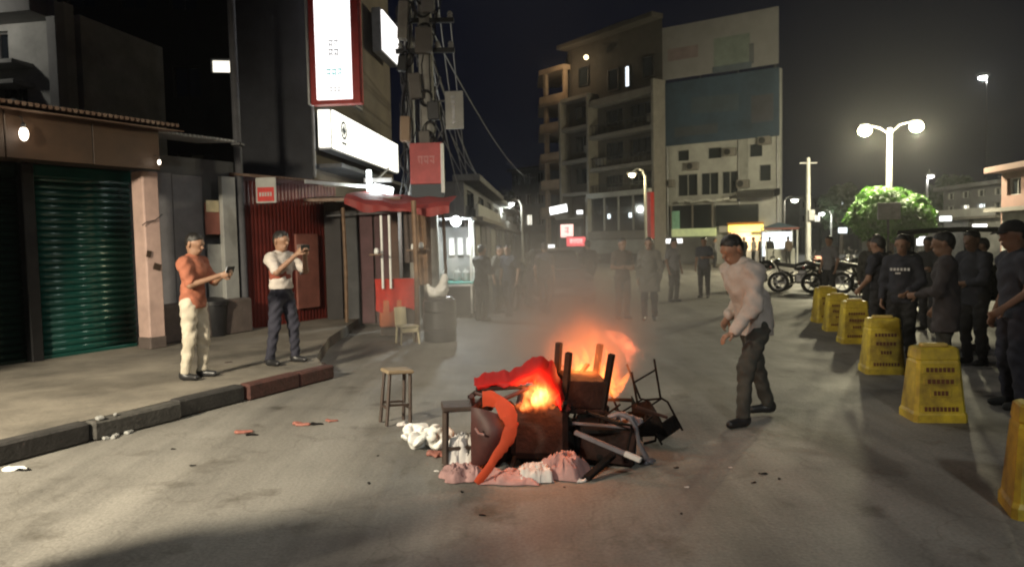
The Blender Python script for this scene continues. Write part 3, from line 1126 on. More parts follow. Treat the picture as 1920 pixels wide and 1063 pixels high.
# lit cart with teal shelf
g = at(855, 600, 16.6)
ct = thing('lit_cart', 'glass sided cart with teal shelf under a glaring white lamp', 'cart', (g.x, 16.6, 0), R(-3))
for x in (-.48, .4):
    for y in (-.25, .35):
        MB().box((x, y, 1.15), (.045, .045, 2.1)).build('post', M['white_plastic'], ct)
MB().box((-.04, .05, 2.22), (1.05, .8, .05), None, .01).build('roof', M['steel_grey'], ct)
MB().box((-.04, .05, .78), (.98, .72, .06), None, .01).build('shelf', M['teal'], ct)
MB().box((-.04, -.32, .74), (.98, .03, .05)).build('shelf_edge', M['white_plastic'], ct)
MB().box((-.04, .08, .42), (.86, .6, .62), None, .01).build('cabinet', M['steel_dark'], ct)
MB().box((-.04, .4, 1.45), (.84, .02, 1.2)).build('back_panel', M['frame_grey'], ct)
for x in (-.25, .05, .25):
    MB().lathe([(.07, 0), (.08, .02), (.08, .2), (.04, .26), (.04, .3)], 12, (x, .05, .81)).build('jar', M['white_board'], ct)
for (x, z) in ((.1, 1.0), (.3, 1.0), (-.1, 1.0)):
    MB().box((x, .33, 1.6), (.12, .02, .4), None, .005).build('hanging_packet', M['white_plastic'], ct)
for x in (-.2, .3):
    MB().lathe([(.03, 0), (.19, 0), (.19, .07), (.03, .07)], 14, (x, .42, .2), Matrix.Rotation(pi / 2, 3, 'X')).build('wheel', M['rubber'], ct)
for x in (-.45, .37):
    MB().box((x, -.2, .22), (.05, .05, .44)).build('leg', M['steel_dark'], ct)
lb = at(855, 415, 16.3)
ll = thing('led_lamp', 'glaring white lamp hanging over the teal cart', 'lamp', tuple(lb))
MB().ball((0, 0, 0), .11, 10).build('globe', emissive('led_white', (.95, 1, 1), 40), ll, True)
MB().tube([(0, 0, .08), (0, .05, .2), (0, .2, .26)], .015, 6).build('holder', M['black_plastic'], ll)
lamp_light(ll, (0, -.12, 0), 240, (.93, 1, .98), .08)


# ------------------------------------------------------------------ central corner building
CA = math.atan2(-.817, .577)
cb = thing('corner_building', 'five storey corner building with grey framed balconies and warm lit side', 'building', (4.1, 53.5, 0), CA)
q = MB()
q.prism([(.3, .5), (9.0, .5), (4.8, 5.0), (1.0, 8.0), (-3.5, 6.6), (-5.0, 4.0), (-.3, .62)], 0, 15.4)
q.build('core', M['plaster_brown'], cb)
SL = [2.0, 4.55, 6.4, 8.6, 10.9]
for z in SL[1:]:
    MB().box((6.1, .0, z), (6.05, 1.0, .42 if z > 10 else .26), None, .01).build('slab', M['slab_grey'], cb)
for z in (4.9, 7.2, 9.5, 11.6):
    MB().box((1.5, .0, z), (2.95, 1.0, .26), None, .01).build('slab', M['slab_grey'], cb)
for x in (.02, 3.03, 9.12):
    MB().box((x, -.06, 5.9), (.22, 1.05, 11.2), None, .01).build('fin', M['slab_grey'], cb)
for z0, z1 in ((4.7, 6.25), (6.55, 8.45), (8.75, 10.65)):
    q = MB()
    facade(q, 5.8, z0, z1, [(3.9, 5.6, z0 + .5, z1 - .25), (6.3, 8.2, z0 + .5, z1 - .25)], .3, .2, 3.15)
    q.build('back_wall', M['plaster_brown'], cb)
    for x in (4.75, 7.25):
        window(cb, x, (z0 + z1) / 2 + .12, 1.8, z1 - z0 - .75, .38, mull=2, fr='steel_dark')
    q = MB()
    q.box((6.1, -.44, z0 + .62), (5.8, .05, .05))
    for k in range(16):
        q.box((3.4 + k * .36, -.44, z0 + .3), (.03, .03, .62))
    q.build('railing', M['steel_dark'], cb)
for z0, z1 in ((5.05, 7.05), (7.35, 9.35), (9.65, 11.45)):
    q = MB()
    facade(q, 2.75, z0, z1, [(.8, 2.3, z0 + .6, z1 - .3)], .32, .2, .15)
    q.build('back_wall', M['plaster_brown'], cb)
    window(cb, 1.55, (z0 + z1) / 2 + .15, 1.5, z1 - z0 - .9, .4, mull=1, fr='steel_dark')
for (x, z, w_, h_, pn) in ((1.6, 13.2, 1.0, 1.3, 'glass'), (4.6, 12.4, 1.0, 1.4, 'glass'), (5.95, 12.35, .42, 1.35, 'lit_cool'), (7.8, 12.6, 1.0, 1.3, 'glass')):
    window(cb, x, z, w_, h_, .44, pn, 0, 'steel_dark')
MB().box((4.3, .1, 15.5), (9.4, 1.0, .3), None, .02).build('cornice', M['plaster_brown'], cb)
MB().box((3.2, 3, 16.1), (2.4, 2.2, 1.1)).build('stair_head', M['plaster_brown'], cb)
# side toward the street: tan balconies
BP = [(.05, .52), (-.1, -.1), (-2.64, -.28), (-6.3, 2.36), (-5.3, 3.9)]
for z in (3.4, 5.4, 7.4, 9.6, 11.6, 14.0):
    q = MB()
    q.prism(BP, z, z + (.35 if z > 13 else .22))
    bal = q.build('balcony', M['plaster_tan'], cb)
    if z < 13:
        q = MB()
        q.add([(*BP[1], z), (*BP[2], z), (*BP[3], z), (*BP[1], z + .75), (*BP[2], z + .75), (*BP[3], z + .75)], [(0, 1, 4, 3), (1, 2, 5, 4)])
        q.build('parapet', M['plaster_tan'], bal)
for x, y in ((-.2, .1), (-2.3, -.05), (-5.6, 2.6)):
    MB().box((x, y + .12, 7.3), (.26, .26, 14)).build('column', M['plaster_tan'], cb)
for z in (4.7, 6.8, 9.0, 11.0, 13.0):
    MB().box((-2.3, 1.98, z), (1.3, .06, 1.1), math.atan2(-3.38, 4.7)).build('side_window', M['glass'], cb)
for (x, z) in ((3.6, 7.0), (8.5, 9.3), (2.4, 8.0)):
    MB().box((x, .1, z), (.75, .38, .5), None, .03).build('air_conditioner', M['slab_grey'], cb)
gl = thing('balcony_bulb', 'small yellow bulb under the top balcony of the corner building', 'lamp', tuple(at(1099, 108, 51.0)))
MB().ball((0, 0, 0), .16, 8).build('globe', emissive('yellow_bulb', (1, .8, .45), 5), gl, True)
MB().tube([(0, 0, .15), (.05, .3, .4)], .03, 5).build('cord', M['cable'], gl)
lamp_light(gl, (-1.9, .9, -.5), 150, (1, .72, .4), .1)

# ground floor showroom with white top band and red side band
sf = thing('showroom_front', 'ground floor showroom framed by white band and red side band', 'shop front', (4.1, 53.5, 0), CA)
MB().box((6.1, -.75, 4.62), (5.9, .3, .34), None, .01).build('top_band', M['plaster_white'], sf)
MB().box((9.0, -.78, 3.1), (.5, .32, 2.9), None, .01).build('side_band', M['red_paint'], sf)
MB().box((3.2, -.75, 3.1), (.24, .3, 2.9), None, .01).build('left_band', M['plaster_white'], sf)
MB().box((6.05, -.72, 1.95), (5.3, .26, .5), None, .01).build('lower_band', M['slab_grey'], sf)
for k in range(4):
    x = 3.35 + 1.36 * (k + .5)
    f = MB()
    for sx in (-.64, .64):
        f.box((x + sx, -.62, 3.35), (.06, .08, 2.2))
    f = f.build('window', M['frame_grey'], sf)
    MB().box((x, -.6, 3.35), (1.26, .03, 2.2)).build('pane', M['glass'], f)
MB().box((6.2, -.9, 1.2), (5.6, .08, .9)).build('shutter', M['concrete'], sf)
for x in (5.2, 7.2):
    MB().box((x, -.68, 3.2), (.22, .05, .3)).build('price_card', M['lit_cool'], sf)

# dark shops under the left of the corner building
sh2 = thing('dark_shops', 'dim shop row under the corner building beside the red lit signs', 'shop', (4.1, 53.5, 0), CA)
MB().box((1.55, -.6, 1.6), (2.9, .9, 3.2)).build('wall', M['black_wall'], sh2)
MB().box((1.55, -1.1, 3.3), (3.0, .12, .34), None, .01).build('sign_band', M['slab_grey'], sh2)
MB().box((1.0, -1.08, 1.4), (1.2, .06, 2.4)).build('shutter', M['concrete_dark'], sh2)
MB().box((2.3, -1.08, 1.4), (1.1, .06, 2.4)).build('shutter', M['concrete_dark'], sh2)

M['sign_red'] = emissive('sign_red', (1, .09, .12), 1.5)
M['sign_pink'] = emissive('sign_pink', (1, .55, .5), 2.2)
M['sign_white'] = emissive('sign_white', (1, 1, 1), 2.5)
M['sign_yellow'] = emissive('sign_yellow', (1, .68, .02), 2.2)
M['sign_orange'] = emissive('sign_orange', (1, .22, .04), 1.2)


def lit_sign(label, px, py, d_, wpx, hpx, mt, rz=0.0, tilt=0.0, glyphs=0, gm='sign_white', name='lit_sign'):
    p_ = at(px, py, d_)
    w_, h_ = wpx / FPX * d_, hpx / FPX * d_
    o = thing(name, label, 'sign', tuple(p_), rz)
    R_ = Matrix.Rotation(tilt, 3, 'Y')
    MB().box((0, .06, 0), (w_ + .08, .1, h_ + .08), R_, .01).build('case', M['steel_dark'], o)
    MB().box((0, 0, 0), (w_, .04, h_), R_).build('lit_panel', M[mt], o)
    if glyphs:
        q_ = MB()
        glyph_row(q_, 0, 0, glyphs, h_ * .5, -.026, seed=int(px))
        q_.build('lettering', M[gm], o)
    MB().bar((0, .1, 0), (0, .6, .05), .05).build('bracket', M['steel_dark'], o)
    return o


lit_sign('bright white slanting sign on the street side of the corner building', 1047, 393, 50, 36, 14, 'sign_white', R(-30), R(-8))
lit_sign('small white lit sign right of the slanting white sign', 1087, 398, 50, 12, 7, 'sign_white', R(-30))
lit_sign('round pinkish white lit sign above the red lit sign', 1063, 433, 36, 24, 24, 'sign_pink', R(-20), glyphs=1, gm='sign_red')
lit_sign('red lit sign with pale lettering below the pink sign', 1080, 453, 35, 36, 17, 'sign_red', R(-20), glyphs=4, gm='sign_pink')
lit_sign('white glowing strip standing in for a car roof at the foot of the hoarding building', 1264, 452, 38, 30, 8, 'sign_white', R(-20))  # glowing strip put in place of a white car roof
lit_sign('white lit strip sign above the parked car', 1032, 462, 34, 16, 6, 'sign_white', 0)

# ------------------------------------------------------------------ hoarding building
HA = math.atan2(-.56, .83)
hz = (10.0, 48.2, 0)
hb2 = thing('hoarding_building', 'white plastered building below the huge rooftop hoardings', 'building', hz, HA)
HW = 7.5
holes = [(1.0, 1.8, 6.6, 7.3), (3.0, 3.9, 6.6, 7.3), (1.0, 2.35, 4.35, 5.75), (2.55, 3.7, 4.35, 5.75), (3.9, 4.9, 4.35, 5.75), (6.2, 6.9, 5.0, 6.0), (5.6, 6.4, 6.5, 7.3)]
q = MB()
facade(q, HW, 0, 11.6, holes, 0, .3)
q.prism([(.02, .29), (HW - .02, .29), (HW - 1.5, 5.5), (.02, 5.5)], 0, 11.6)
q.build('wall', M['plaster_white'], hb2)
for k, h in enumerate(holes):
    window(hb2, (h[0] + h[1]) / 2, (h[2] + h[3]) / 2, h[1] - h[0], h[3] - h[2], .18, 'glass', 1 if h[1] - h[0] > .9 else 0)
MB().box((5.3, -.06, 5.9), (.5, .14, 3.6)).build('dark_panel', M['concrete'], hb2)
MB().box((6.35, -.7, 4.25), (2.2, 1.4, .4), Matrix.Rotation(R(6), 3, 'X')).build('black_canopy', M['black_plastic'], hb2)
q = MB()
for k in range(9):
    q.box((1.4 + k * .42, -.25, 3.98 + .05 * math.sin(k * 2.1)), (.4, .4, .14), Matrix.Rotation(.12 * math.sin(k * 1.7), 3, 'Y'))
q.bar((4.2, -.3, 4.1), (5.4, -.5, 4.45), .14)
q.build('torn_awning', M['tin_pale'], hb2)
MB().box((2.0, -.12, 3.0), (2.7, .2, 1.5)).build('first_floor_glass', M['glass'], hb2)
for x in (.7, 2.1, 3.4):
    MB().box((x, -.24, 3.0), (.1, .08, 1.55)).build('mullion', M['slab_grey'], hb2)
MB().box((4.9, -.12, 3.0), (2.6, .2, 1.3)).build('upper_glass', M['glass'], hb2)
MB().box((1.0, -.28, 2.8), (.5, .06, 1.2)).build('green_poster', mat('pale_green_print', (.25, .5, .38), .6, 0, .3, 3, 0), hb2)
MB().box((2.2, -.3, 2.0), (2.9, .2, .5), None, .01).build('sign_board', mat('pale_yellow_green', (.45, .5, .25), .6, 0, .3, 3, 0, emit=(.7, .8, .4), estr=.3), hb2)
MB().box((4.4, -.3, 2.15), (1.1, .2, .4), None, .01).build('sign_board', M['plaster_white'], hb2)
MB().box((1.9, -.15, .85), (3.2, .2, 1.6)).build('shutter', M['concrete_dark'], hb2)

for (x, z) in ((2.1, 6.2), (4.5, 6.9), (5.3, 4.9), (.5, 5.2), (6.6, 7.4)):
    ac = MB().box((x, -.2, z), (.75, .38, .5), None, .03).build('air_conditioner', M['slab_grey'], hb2)
    MB().lathe([(.02, -.005), (.19, -.005), (.2, .01), (.02, .012)], 14, (x - .12, -.395, z), Matrix.Rotation(pi / 2, 3, 'X')).build('fan_grille', M['steel_dark'], ac)
for x in (.35, 5.0, 7.3):
    MB().tube([(x, -.07, .3), (x + .02, -.07, 4), (x, -.07, 7.6)], .05, 6).build('drain_pipe', M['steel_grey'], hb2)

# rooftop hoardings
top = thing('pale_hoarding', 'large pale grey hoarding with faint red print on the roof', 'hoarding', hz, HA)
MB().box((3.75, -.35, 13.45), (7.4, .14, 3.3), None, .02).build('panel', mat('hoarding_pale', (.2, .195, .205), .7, 0, .2, .5, 0), top)
MB().box((1.6, -.43, 13.3), (2.0, .012, .75)).build('red_print', mat('hoarding_faded_red', (.17, .13, .14), .7, 0, .3, 1.5, 0), top)
MB().box((4.7, -.43, 12.9), (2.2, .012, 1.9)).build('green_print', mat('hoarding_grey_green', (.14, .17, .16), .7, 0, .3, 1.2, 0), top)
MB().box((5.9, -.438, 12.6), (.28, .012, 1.2)).build('dark_print', mat('hoarding_dark', (.09, .095, .11), .7, 0, .3, 1.2, 0), top)
MB().box((4.7, -.44, 11.95), (2.4, .012, .4)).build('dark_print', mat('hoarding_dark_blue', (.07, .09, .12), .7, 0, .3, 1.2, 0), top)
for x in (.3, 2.6, 5.0, 7.2):
    MB().box((x, -.2, 12.9), (.1, .12, 2.8)).build('frame_post', M['steel_dark'], top)
blu = thing('blue_hoarding', 'large dark blue hoarding below the pale rooftop hoarding', 'hoarding', hz, HA)
MB().box((3.75, -.3, 9.6), (7.45, .14, 4.0), None, .02).build('panel', mat('hoarding_blue', (.024, .05, .085), .7, 0, .45, .55, 0, col2=(.01, .024, .045)), blu)
MB().box((3.6, -.385, 9.9), (3.0, .012, 1.0), Matrix.Rotation(.05, 3, 'Y')).build('pale_print', mat('hoarding_blue_pale', (.036, .055, .08), .7, 0, .3, 1, 0), blu)
MB().box((6.5, -.385, 9.3), (1.3, .012, 1.6)).build('violet_print', mat('hoarding_violet', (.04, .042, .06), .7, 0, .3, 1, 0), blu)
MB().box((2.4, -.385, 8.4), (2.8, .012, .6)).build('grey_print', mat('hoarding_grey', (.04, .05, .068), .7, 0, .4, 1, 0), blu)

# lit yellow shop and blue tent
ys = thing('yellow_lit_shop', 'brightly lit shop with glowing yellow signboard at the crossing', 'shop', tuple(Vector(hz) + Vector((.83, -.56, 0)) * 4.5 + Vector((-.56, -.83, 0)) * .5), HA)
MB().box((1.0, .1, 2.18), (2.1, .12, .42), None, .02).build('signboard', M['sign_yellow'], ys)
MB().box((1.0, .05, 2.47), (2.2, .1, .12)).build('sign_top', mat('orange_trim', (.5, .2, .03), .6), ys)
q = MB()
glyph_row(q, 1.0, 2.2, 5, .2, .035, seed=77)
q.build('lettering', M['sign_orange'], ys)
MB().box((.75, .1, 1.82), (1.2, .1, .26)).build('orange_valance', M['sign_orange'], ys)
for x in (0, 2.0):
    MB().box((x, .25, 1.0), (.12, .5, 2.0)).build('side_wall', M['plaster_tan'], ys)
MB().box((1.0, .42, .95), (1.9, .06, 1.6)).build('back_shelf', emissive('lit_interior', (1, .6, .25), 1.7, .5, 5), ys)
MB().box((1.0, .1, .45), (1.7, .3, .8), None, .02).build('counter', M['white_plastic'], ys)
lamp_light(ys, (1.0, -.6, 1.5), 60, (1, .75, .4), .2)
g = at(1462, 487, 42)
tn = thing('blue_tent', 'small stall tent with blue canopy and red edge beside the lit shop', 'tent', (g.x, g.y, 0), R(-10))
MB().add([(-.9, -.6, 2.15), (.9, -.6, 2.15), (.9, 1.0, 2.15), (-.9, 1.0, 2.15), (0, .2, 2.45)], [(0, 1, 4), (1, 2, 4), (2, 3, 4), (3, 0, 4), (3, 2, 1, 0)]).build('canopy', mat('pale_blue_canvas', (.12, .18, .24), .7, 0, .2, 3, .1, trans=.3), tn)
MB().box((0, -.62, 2.08), (1.85, .03, .13)).build('red_edge', M['red_sheet'], tn)
for x in (-.85, .85):
    for y in (-.55, .9):
        MB().tube([(x, y, 0), (x, y, 2.15)], .035, 6).build('post', M['white_plastic'], tn)
MB().box((0, .8, 1.2), (1.6, .05, 1.4)).build('back_panel', M['lit_cool'], tn)
MB().box((0, -.2, .5), (1.5, .5, .9), None, .02).build('counter', M['white_board'], tn)

# ------------------------------------------------------------------ street lamps
def street_lamp(label, px, py, d_, power, col, arm=(-.9, 0), head=.16, r=.06, glow=25, soft=.15, lift=.35, group=None, pm='pole'):
    hp = at(px, py, d_)
    base = Vector((hp.x - arm[0], hp.y - arm[1], 0))
    o = thing('street_lamp', label, 'street lamp', tuple(base), 0, group)
    H = hp.z + lift
    MB().tube([(0, 0, 0), (0, 0, H * .5), (0, 0, H - .4)], [r * 1.5, r * 1.2, r], 10).build('post', M[pm], o, True)
    ax, ay = arm
    MB().tube([(0, 0, H - .5), (ax * .2, ay * .2, H - .15), (ax * .6, ay * .6, H - .02), (ax, ay, H - lift + head * .8)], r * .6, 7).build('arm', M[pm], o, True)
    MB().ball((ax, ay, H - lift + head * .55), head * 1.3, 8, (1.3, 1, .4)).build('hood', M['steel_grey'], o, True)
    MB().ball((ax, ay, H - lift), head, 8, (1, 1, .6)).build('lens', emissive('lamp_lens', col, glow), o, True)
    lamp_light(o, (ax, ay, H - lift - head - .05), power, col, soft)
    return o


# twin lamp over the clipped tree
hp = at(1668, 245, 30)
tl = thing('twin_street_lamp', 'white post with two glowing lamp heads above the clipped tree', 'street lamp', (hp.x, hp.y, 0))
zt = hp.z
MB().tube([(0, 0, 0), (0, 0, 3), (0, 0, zt + .1)], [.13, .11, .09], 12).build('post', mat('white_post', (.3, .3, .28), .6, 0, .15, 4, 0), tl, True)
for sx, dz in ((-1, .0), (1, .12)):
    MB().tube([(0, 0, zt - .15), (sx * .4, 0, zt + .12 + dz), (sx * 1.0, -.05, zt + .24 + dz)], .035, 8).build('arm', M['pole'], tl, True)
    hd = MB().ball((sx * 1.05, -.05, zt + .24 + dz), .2, 8, (1.1, .8, .3)).build('lamp_head', M['steel_grey'], tl, True)
    MB().ball((sx * 1.05, -.08, zt + .0 + dz), .24, 10, (1.1, 1, .9)).build('lens', emissive('twin_lens', (1, .9, .55), 40), hd, True)
    lamp_light(tl, (sx * 1.05, -.2, zt - .34 + dz), 3200, (1, .9, .58), .25)
    lamp_light(tl, (sx * 1.05, -.1, zt - .16 + dz), 3800, (1, .95, .75), .2, spot=((0, 0, -1), R(150), .7))
g = at(1667, 396, 27.3)
dsn = thing('dark_signboard', 'square dark signboard standing in front of the clipped tree', 'sign', (g.x, g.y, 0))
MB().box((0, 0, g.z), (.85, .06, .62), None, .01).build('plate', M['steel_grey'], dsn)
MB().tube([(0, .06, 0), (0, .06, g.z)], .04, 8).build('post', M['steel_dark'], dsn)

street_lamp('yellowish street lamp glowing in front of the corner building', 1185, 328, 38, 300, (1, .86, .5), (-.7, -.1), .17)
street_lamp('white street lamp glowing far down the street at the left', 958, 383, 48, 420, (.95, 1, .92), (-.7, 0), .2)
street_lamp('tiny white street lamp far behind the slanting white sign', 1007, 368, 75, 200, (1, 1, .95), (-.7, 0), .16)
street_lamp('pale street lamp left of the white pole at the crossing', 1490, 376, 55, 240, (1, .96, .8), (.8, 0), .24)
street_lamp('small white street lamp right of the white pole at the crossing', 1541, 401, 60, 240, (.95, 1, .95), (-.8, 0), .2)
street_lamp('small white street lamp on a dark post right of the clipped tree', 1745, 331, 36, 200, (1, .97, .9), (.0, -.3), .13, pm='steel_dark')
street_lamp('high mast lamp shining alone in the dark sky at right', 1843, 146, 70, 500, (1, 1, .97), (-.2, .3), .36, .05, glow=40, pm='steel_dark')
wp = at(1515, 485, 34)
wpl = thing('white_pole', 'slim white concrete pole at the crossing right of the blue tent', 'pole', (wp.x, wp.y, 0))
MB().tube([(0, 0, 0), (0, 0, at(1515, 296, 34).z)], [.14, .08], 10).build('shaft', M['concrete'], wpl, True)
MB().box((.1, -.1, 2.6), (.3, .2, .5), None, .02).build('meter_box', M['steel_grey'], wpl)
MB().bar((-.4, 0, 5.0), (.4, 0, 5.0), .06).build('cross_arm', M['steel_dark'], wpl)

# ------------------------------------------------------------------ clipped tree
def leaves(mbx, centres, n, size, seed, shell=.55):
    r = np.random.default_rng(seed)
    for (c, rad) in centres:
        for _ in range(n):
            d_ = r.normal(size=3); d_ /= np.linalg.norm(d_)
            k_ = (shell + (1 - shell) * r.random() ** .5)
            p_ = np.array(c) + d_ * np.array(rad) * k_
            a_ = r.normal(size=3); a_ /= np.linalg.norm(a_)
            nn = d_ * .6 + np.array((0, 0, .5)) + r.normal(size=3) * .5
            u = np.cross(nn, a_); u /= np.linalg.norm(u) + 1e-9
            v = np.cross(nn, u); v /= np.linalg.norm(v) + 1e-9
            s_ = size * r.uniform(.6, 1.4)
            o_ = len(mbx.v)
            mbx.v += [tuple(p_ - u * s_), tuple(p_ + v * s_ * .5 - nn * .0), tuple(p_ + u * s_), tuple(p_ - v * s_ * .5)]
            mbx.f.append((o_, o_ + 1, o_ + 2, o_ + 3))


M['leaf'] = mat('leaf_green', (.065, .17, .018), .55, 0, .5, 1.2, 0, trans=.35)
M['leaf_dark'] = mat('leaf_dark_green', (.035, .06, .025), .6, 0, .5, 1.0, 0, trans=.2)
M['bark'] = mat('bark', (.09, .07, .05), .9, 0, .4, 6, .5, 25)


def tree(label, px, d_, zc, rx, rz_, n, mt, seed, size=.09, group=None, lobes=14):
    g_ = at(px, 450, d_)
    o = thing('tree', label, 'tree', (g_.x, g_.y, 0), 0, group)
    r = random.Random(seed)
    q_ = MB()
    q_.tube([(0, 0, 0), (.03, 0, zc * .4), (0, .03, zc)], [rx * .1, rx * .08, rx * .045], 9)
    cs = []
    for k in range(lobes):
        a_ = k * 2.4
        h_ = -1 + 2 * (k + .5) / lobes
        w_ = math.sqrt(1 - h_ * h_) * .68
        c_ = (rx * w_ * math.cos(a_), rx * w_ * math.sin(a_), zc + rz_ * h_ * .68)
        s_ = r.uniform(.22, .5)
        cs.append((c_, (rx * s_, rx * s_, rz_ * s_ * .9)))
        q_.tube([(0, 0, zc * .55), (c_[0] * .5, c_[1] * .5, (zc * .55 + c_[2]) / 2 + .1), c_], [rx * .035, rx * .025, rx * .01], 5)
    q_.build('trunk', M['bark'], o, True)
    q_ = MB()
    leaves(q_, cs, n, size, seed)
    q_.build('crown', M[mt], o)
    return o


tree('round clipped green tree lit from above by the twin lamp', 1668, 29.2, at(1668, 402, 29.2).z, 1.6, 1.15, 620, 'leaf', 5, .1, lobes=24)
for k, (px, d_, zc, rx, rz_, lab) in enumerate(((1578, 62, 4.0, 2.0, 2.2, 'dark tree behind the motorcycles left of the clipped tree'),
                                               (1790, 55, 4.2, 2.2, 2.0, 'dark tree behind the small lamp right of the clipped tree'),
                                               (935, 70, 4.2, 2.4, 2.4, 'dark tree far down the street at the left'))):
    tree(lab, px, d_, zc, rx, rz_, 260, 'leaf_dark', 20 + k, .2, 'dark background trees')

# ------------------------------------------------------------------ background houses
def house(label, px0, px1, d0, d1, ptop, mt, nwx, nwz, lit=(), band=None, depth=6.0, roof=None, wsz=(.55, .5), seed=1):
    a_ = at(px0, 450, d0); b_ = at(px1, 450, d1)
    H = at((px0 + px1) / 2, ptop, (d0 + d1) / 2).z
    o = thing('house', label, 'building', (a_.x, a_.y, 0), math.atan2(b_.y - a_.y, b_.x - a_.x))
    w_ = (Vector((b_.x, b_.y)) - Vector((a_.x, a_.y))).length
    hs, ws = [], []
    z_lo = 2.6
    for i_ in range(nwx):
        for j_ in range(nwz):
            cw, chh = w_ / nwx, (H - z_lo) / max(1, nwz)
            cx_, cz_ = cw * (i_ + .5), z_lo + chh * (j_ + .55)
            hw, hh_ = cw * wsz[0] / 2, chh * wsz[1] / 2
            hs.append((cx_ - hw, cx_ + hw, cz_ - hh_, cz_ + hh_)); ws.append((i_, j_, cx_, cz_, 2 * hw, 2 * hh_))
    q_ = MB()
    facade(q_, w_, 0, H, hs, 0, .3)
    q_.box((w_ / 2, .31 + depth / 2, H / 2), (w_ - .02, depth, H))
    q_.build('wall', M[mt], o)
    for (i_, j_, cx_, cz_, ww, hh_) in ws:
        window(o, cx_, cz_, ww, hh_, .17, lit.get((i_, j_), 'glass') if isinstance(lit, dict) else 'glass', 1)
    MB().box((w_ / 2, -.1, H + .1), (w_ + .3, .9, .22), None, .02).build('parapet', M[mt], o)
    MB().box((w_ / 2, -.3, 2.45), (w_, .6, .14)).build('ledge', M['slab_grey'], o)
    n_ = max(2, int(w_ / 2.2))
    for k_ in range(n_):
        MB().box((w_ * (k_ + .5) / n_, -.04, 1.2), (w_ / n_ * .82, .06, 2.3)).build('shutter', M[['concrete_dark', 'steel_grey', 'concrete'][(k_ + seed) % 3]], o)
    if band:
        MB().box((w_ / 2, -.36, 2.75), (w_ * .9, .1, .45), None, .01).build('signboard', M[band], o)
    return o


house('low grey house on the left side of the street behind the cart', 872, 925, 24, 36, 362, 'concrete_dark', 3, 1, {(1, 0): 'glass'}, 'plaster_white', 4)
house('dim house farther down the left side behind the far street lamp', 922, 962, 40, 60, 392, 'concrete', 3, 1, {}, 'slab_grey', 4, seed=2)
house('tall dim house closing the end of the street', 962, 1024, 72, 68, 318, 'concrete_dark', 3, 3, {(1, 0): 'lit_window'}, None, 6)
house('low house behind the white pole at the crossing', 1500, 1610, 75, 78, 372, 'concrete_dark', 5, 2, {(1, 0): 'lit_window', (3, 1): 'lit_cool'}, 'slab_grey', 6)
house('dim two storey house behind the clipped tree', 1612, 1772, 66, 62, 372, 'concrete_dark', 6, 2, {(5, 0): 'lit_cool'}, None, 6, seed=2)
house('pale cluttered house with lit shop fronts right of the clipped tree', 1768, 1885, 44, 38, 352, 'concrete_dark', 4, 2, {(1, 0): 'lit_window', (2, 0): 'lit_cool'}, 'plaster_white', 6)
rh = house('reddish plastered house at the right edge', 1876, 2040, 27, 22, 312, 'plaster_brick', 3, 1, {}, None, 5, seed=2)
lit_sign('white glowing lamp panel low behind the people at right', 1728, 452, 30, 18, 16, 'sign_white', 0)
lit_sign('white glowing shop panel over the dark rickshaw roof', 1837, 425, 36, 24, 9, 'sign_white', R(-15))
lit_sign('small greenish white lit sign behind the dark rickshaw', 1773, 410, 37, 20, 9, 'lit_cool', R(-15))
lit_sign('dim white lit sign above the distant motorcycles', 1580, 432, 50, 16, 10, 'lit_cool', 0)
lit_sign('orange glowing sign low behind the motorcycles', 1535, 487, 40, 18, 14, 'sign_orange', 0)


# ------------------------------------------------------------------ barriers
M['yellow'] = mat('yellow_plastic', (.6, .46, .03), .5, 0, .45, 3.5, .1, 20, col2=(.2, .13, .03))
M['yellow_worn'] = mat('worn_yellow_plastic', (.6, .44, .12), .6, 0, .35, 5, .1, 20)
M['barrier_ink'] = mat('barrier_ink', (.13, .045, .012), .6, 0, .2, 8, 0)


def barrier_proto():
    o = thing('road_barrier', '', 'barrier')
    def ring(z, hx, hy, c):
        return [(-hx + c, -hy, z), (hx - c, -hy, z), (hx, -hy + c, z), (hx, hy - c, z), (hx - c, hy, z), (-hx + c, hy, z), (-hx, hy - c, z), (-hx, -hy + c, z)]
    prof = [(0, .25, .2, .03), (.07, .25, .2, .03), (.1, .237, .185, .03), (.56, .205, .14, .03), (.585, .197, .13, .03), (.6, .203, .135, .03), (.69, .195, .12, .03), (.705, .18, .1, .03)]
    vs, fs = [], []
    for p_ in prof:
        vs += ring(*p_)
    for r_ in range(len(prof) - 1):
        for k_ in range(8):
            a_ = r_ * 8
            fs.append((a_ + k_, a_ + (k_ + 1) % 8, a_ + 8 + (k_ + 1) % 8, a_ + 8 + k_))
    fs += [tuple(range(7, -1, -1)), tuple((len(prof) - 1) * 8 + k_ for k_ in range(8))]
    MB().add(vs, fs).build('body', M['yellow'], o)
    MB().box((0, 0, .718), (.25, .1, .04), None, .015).build('top_grip', M['yellow_worn'], o)
    sl = math.atan2(.045, .46)
    Rx = Matrix.Rotation(-sl, 3, 'X')
    for z, w_, n_ in ((.5, .27, 7), (.39, .25, 6), (.28, .14, 4), (.13, .32, 9)):
        y = -.185 + (z - .1) / .46 * .045
        pn = MB().box((0, y - .001, z), (w_ + .05, .012, .075), Rx, .004).build('rib', M['yellow'], o)
        q_ = MB()
        for k_ in range(n_):
            x = -w_ / 2 + w_ * (k_ + .5) / n_
            q_.box((x, y - .009, z), (w_ / n_ * .72, .006, .042), Rx)
        q_.build('lettering', M['barrier_ink'], pn)
    return o


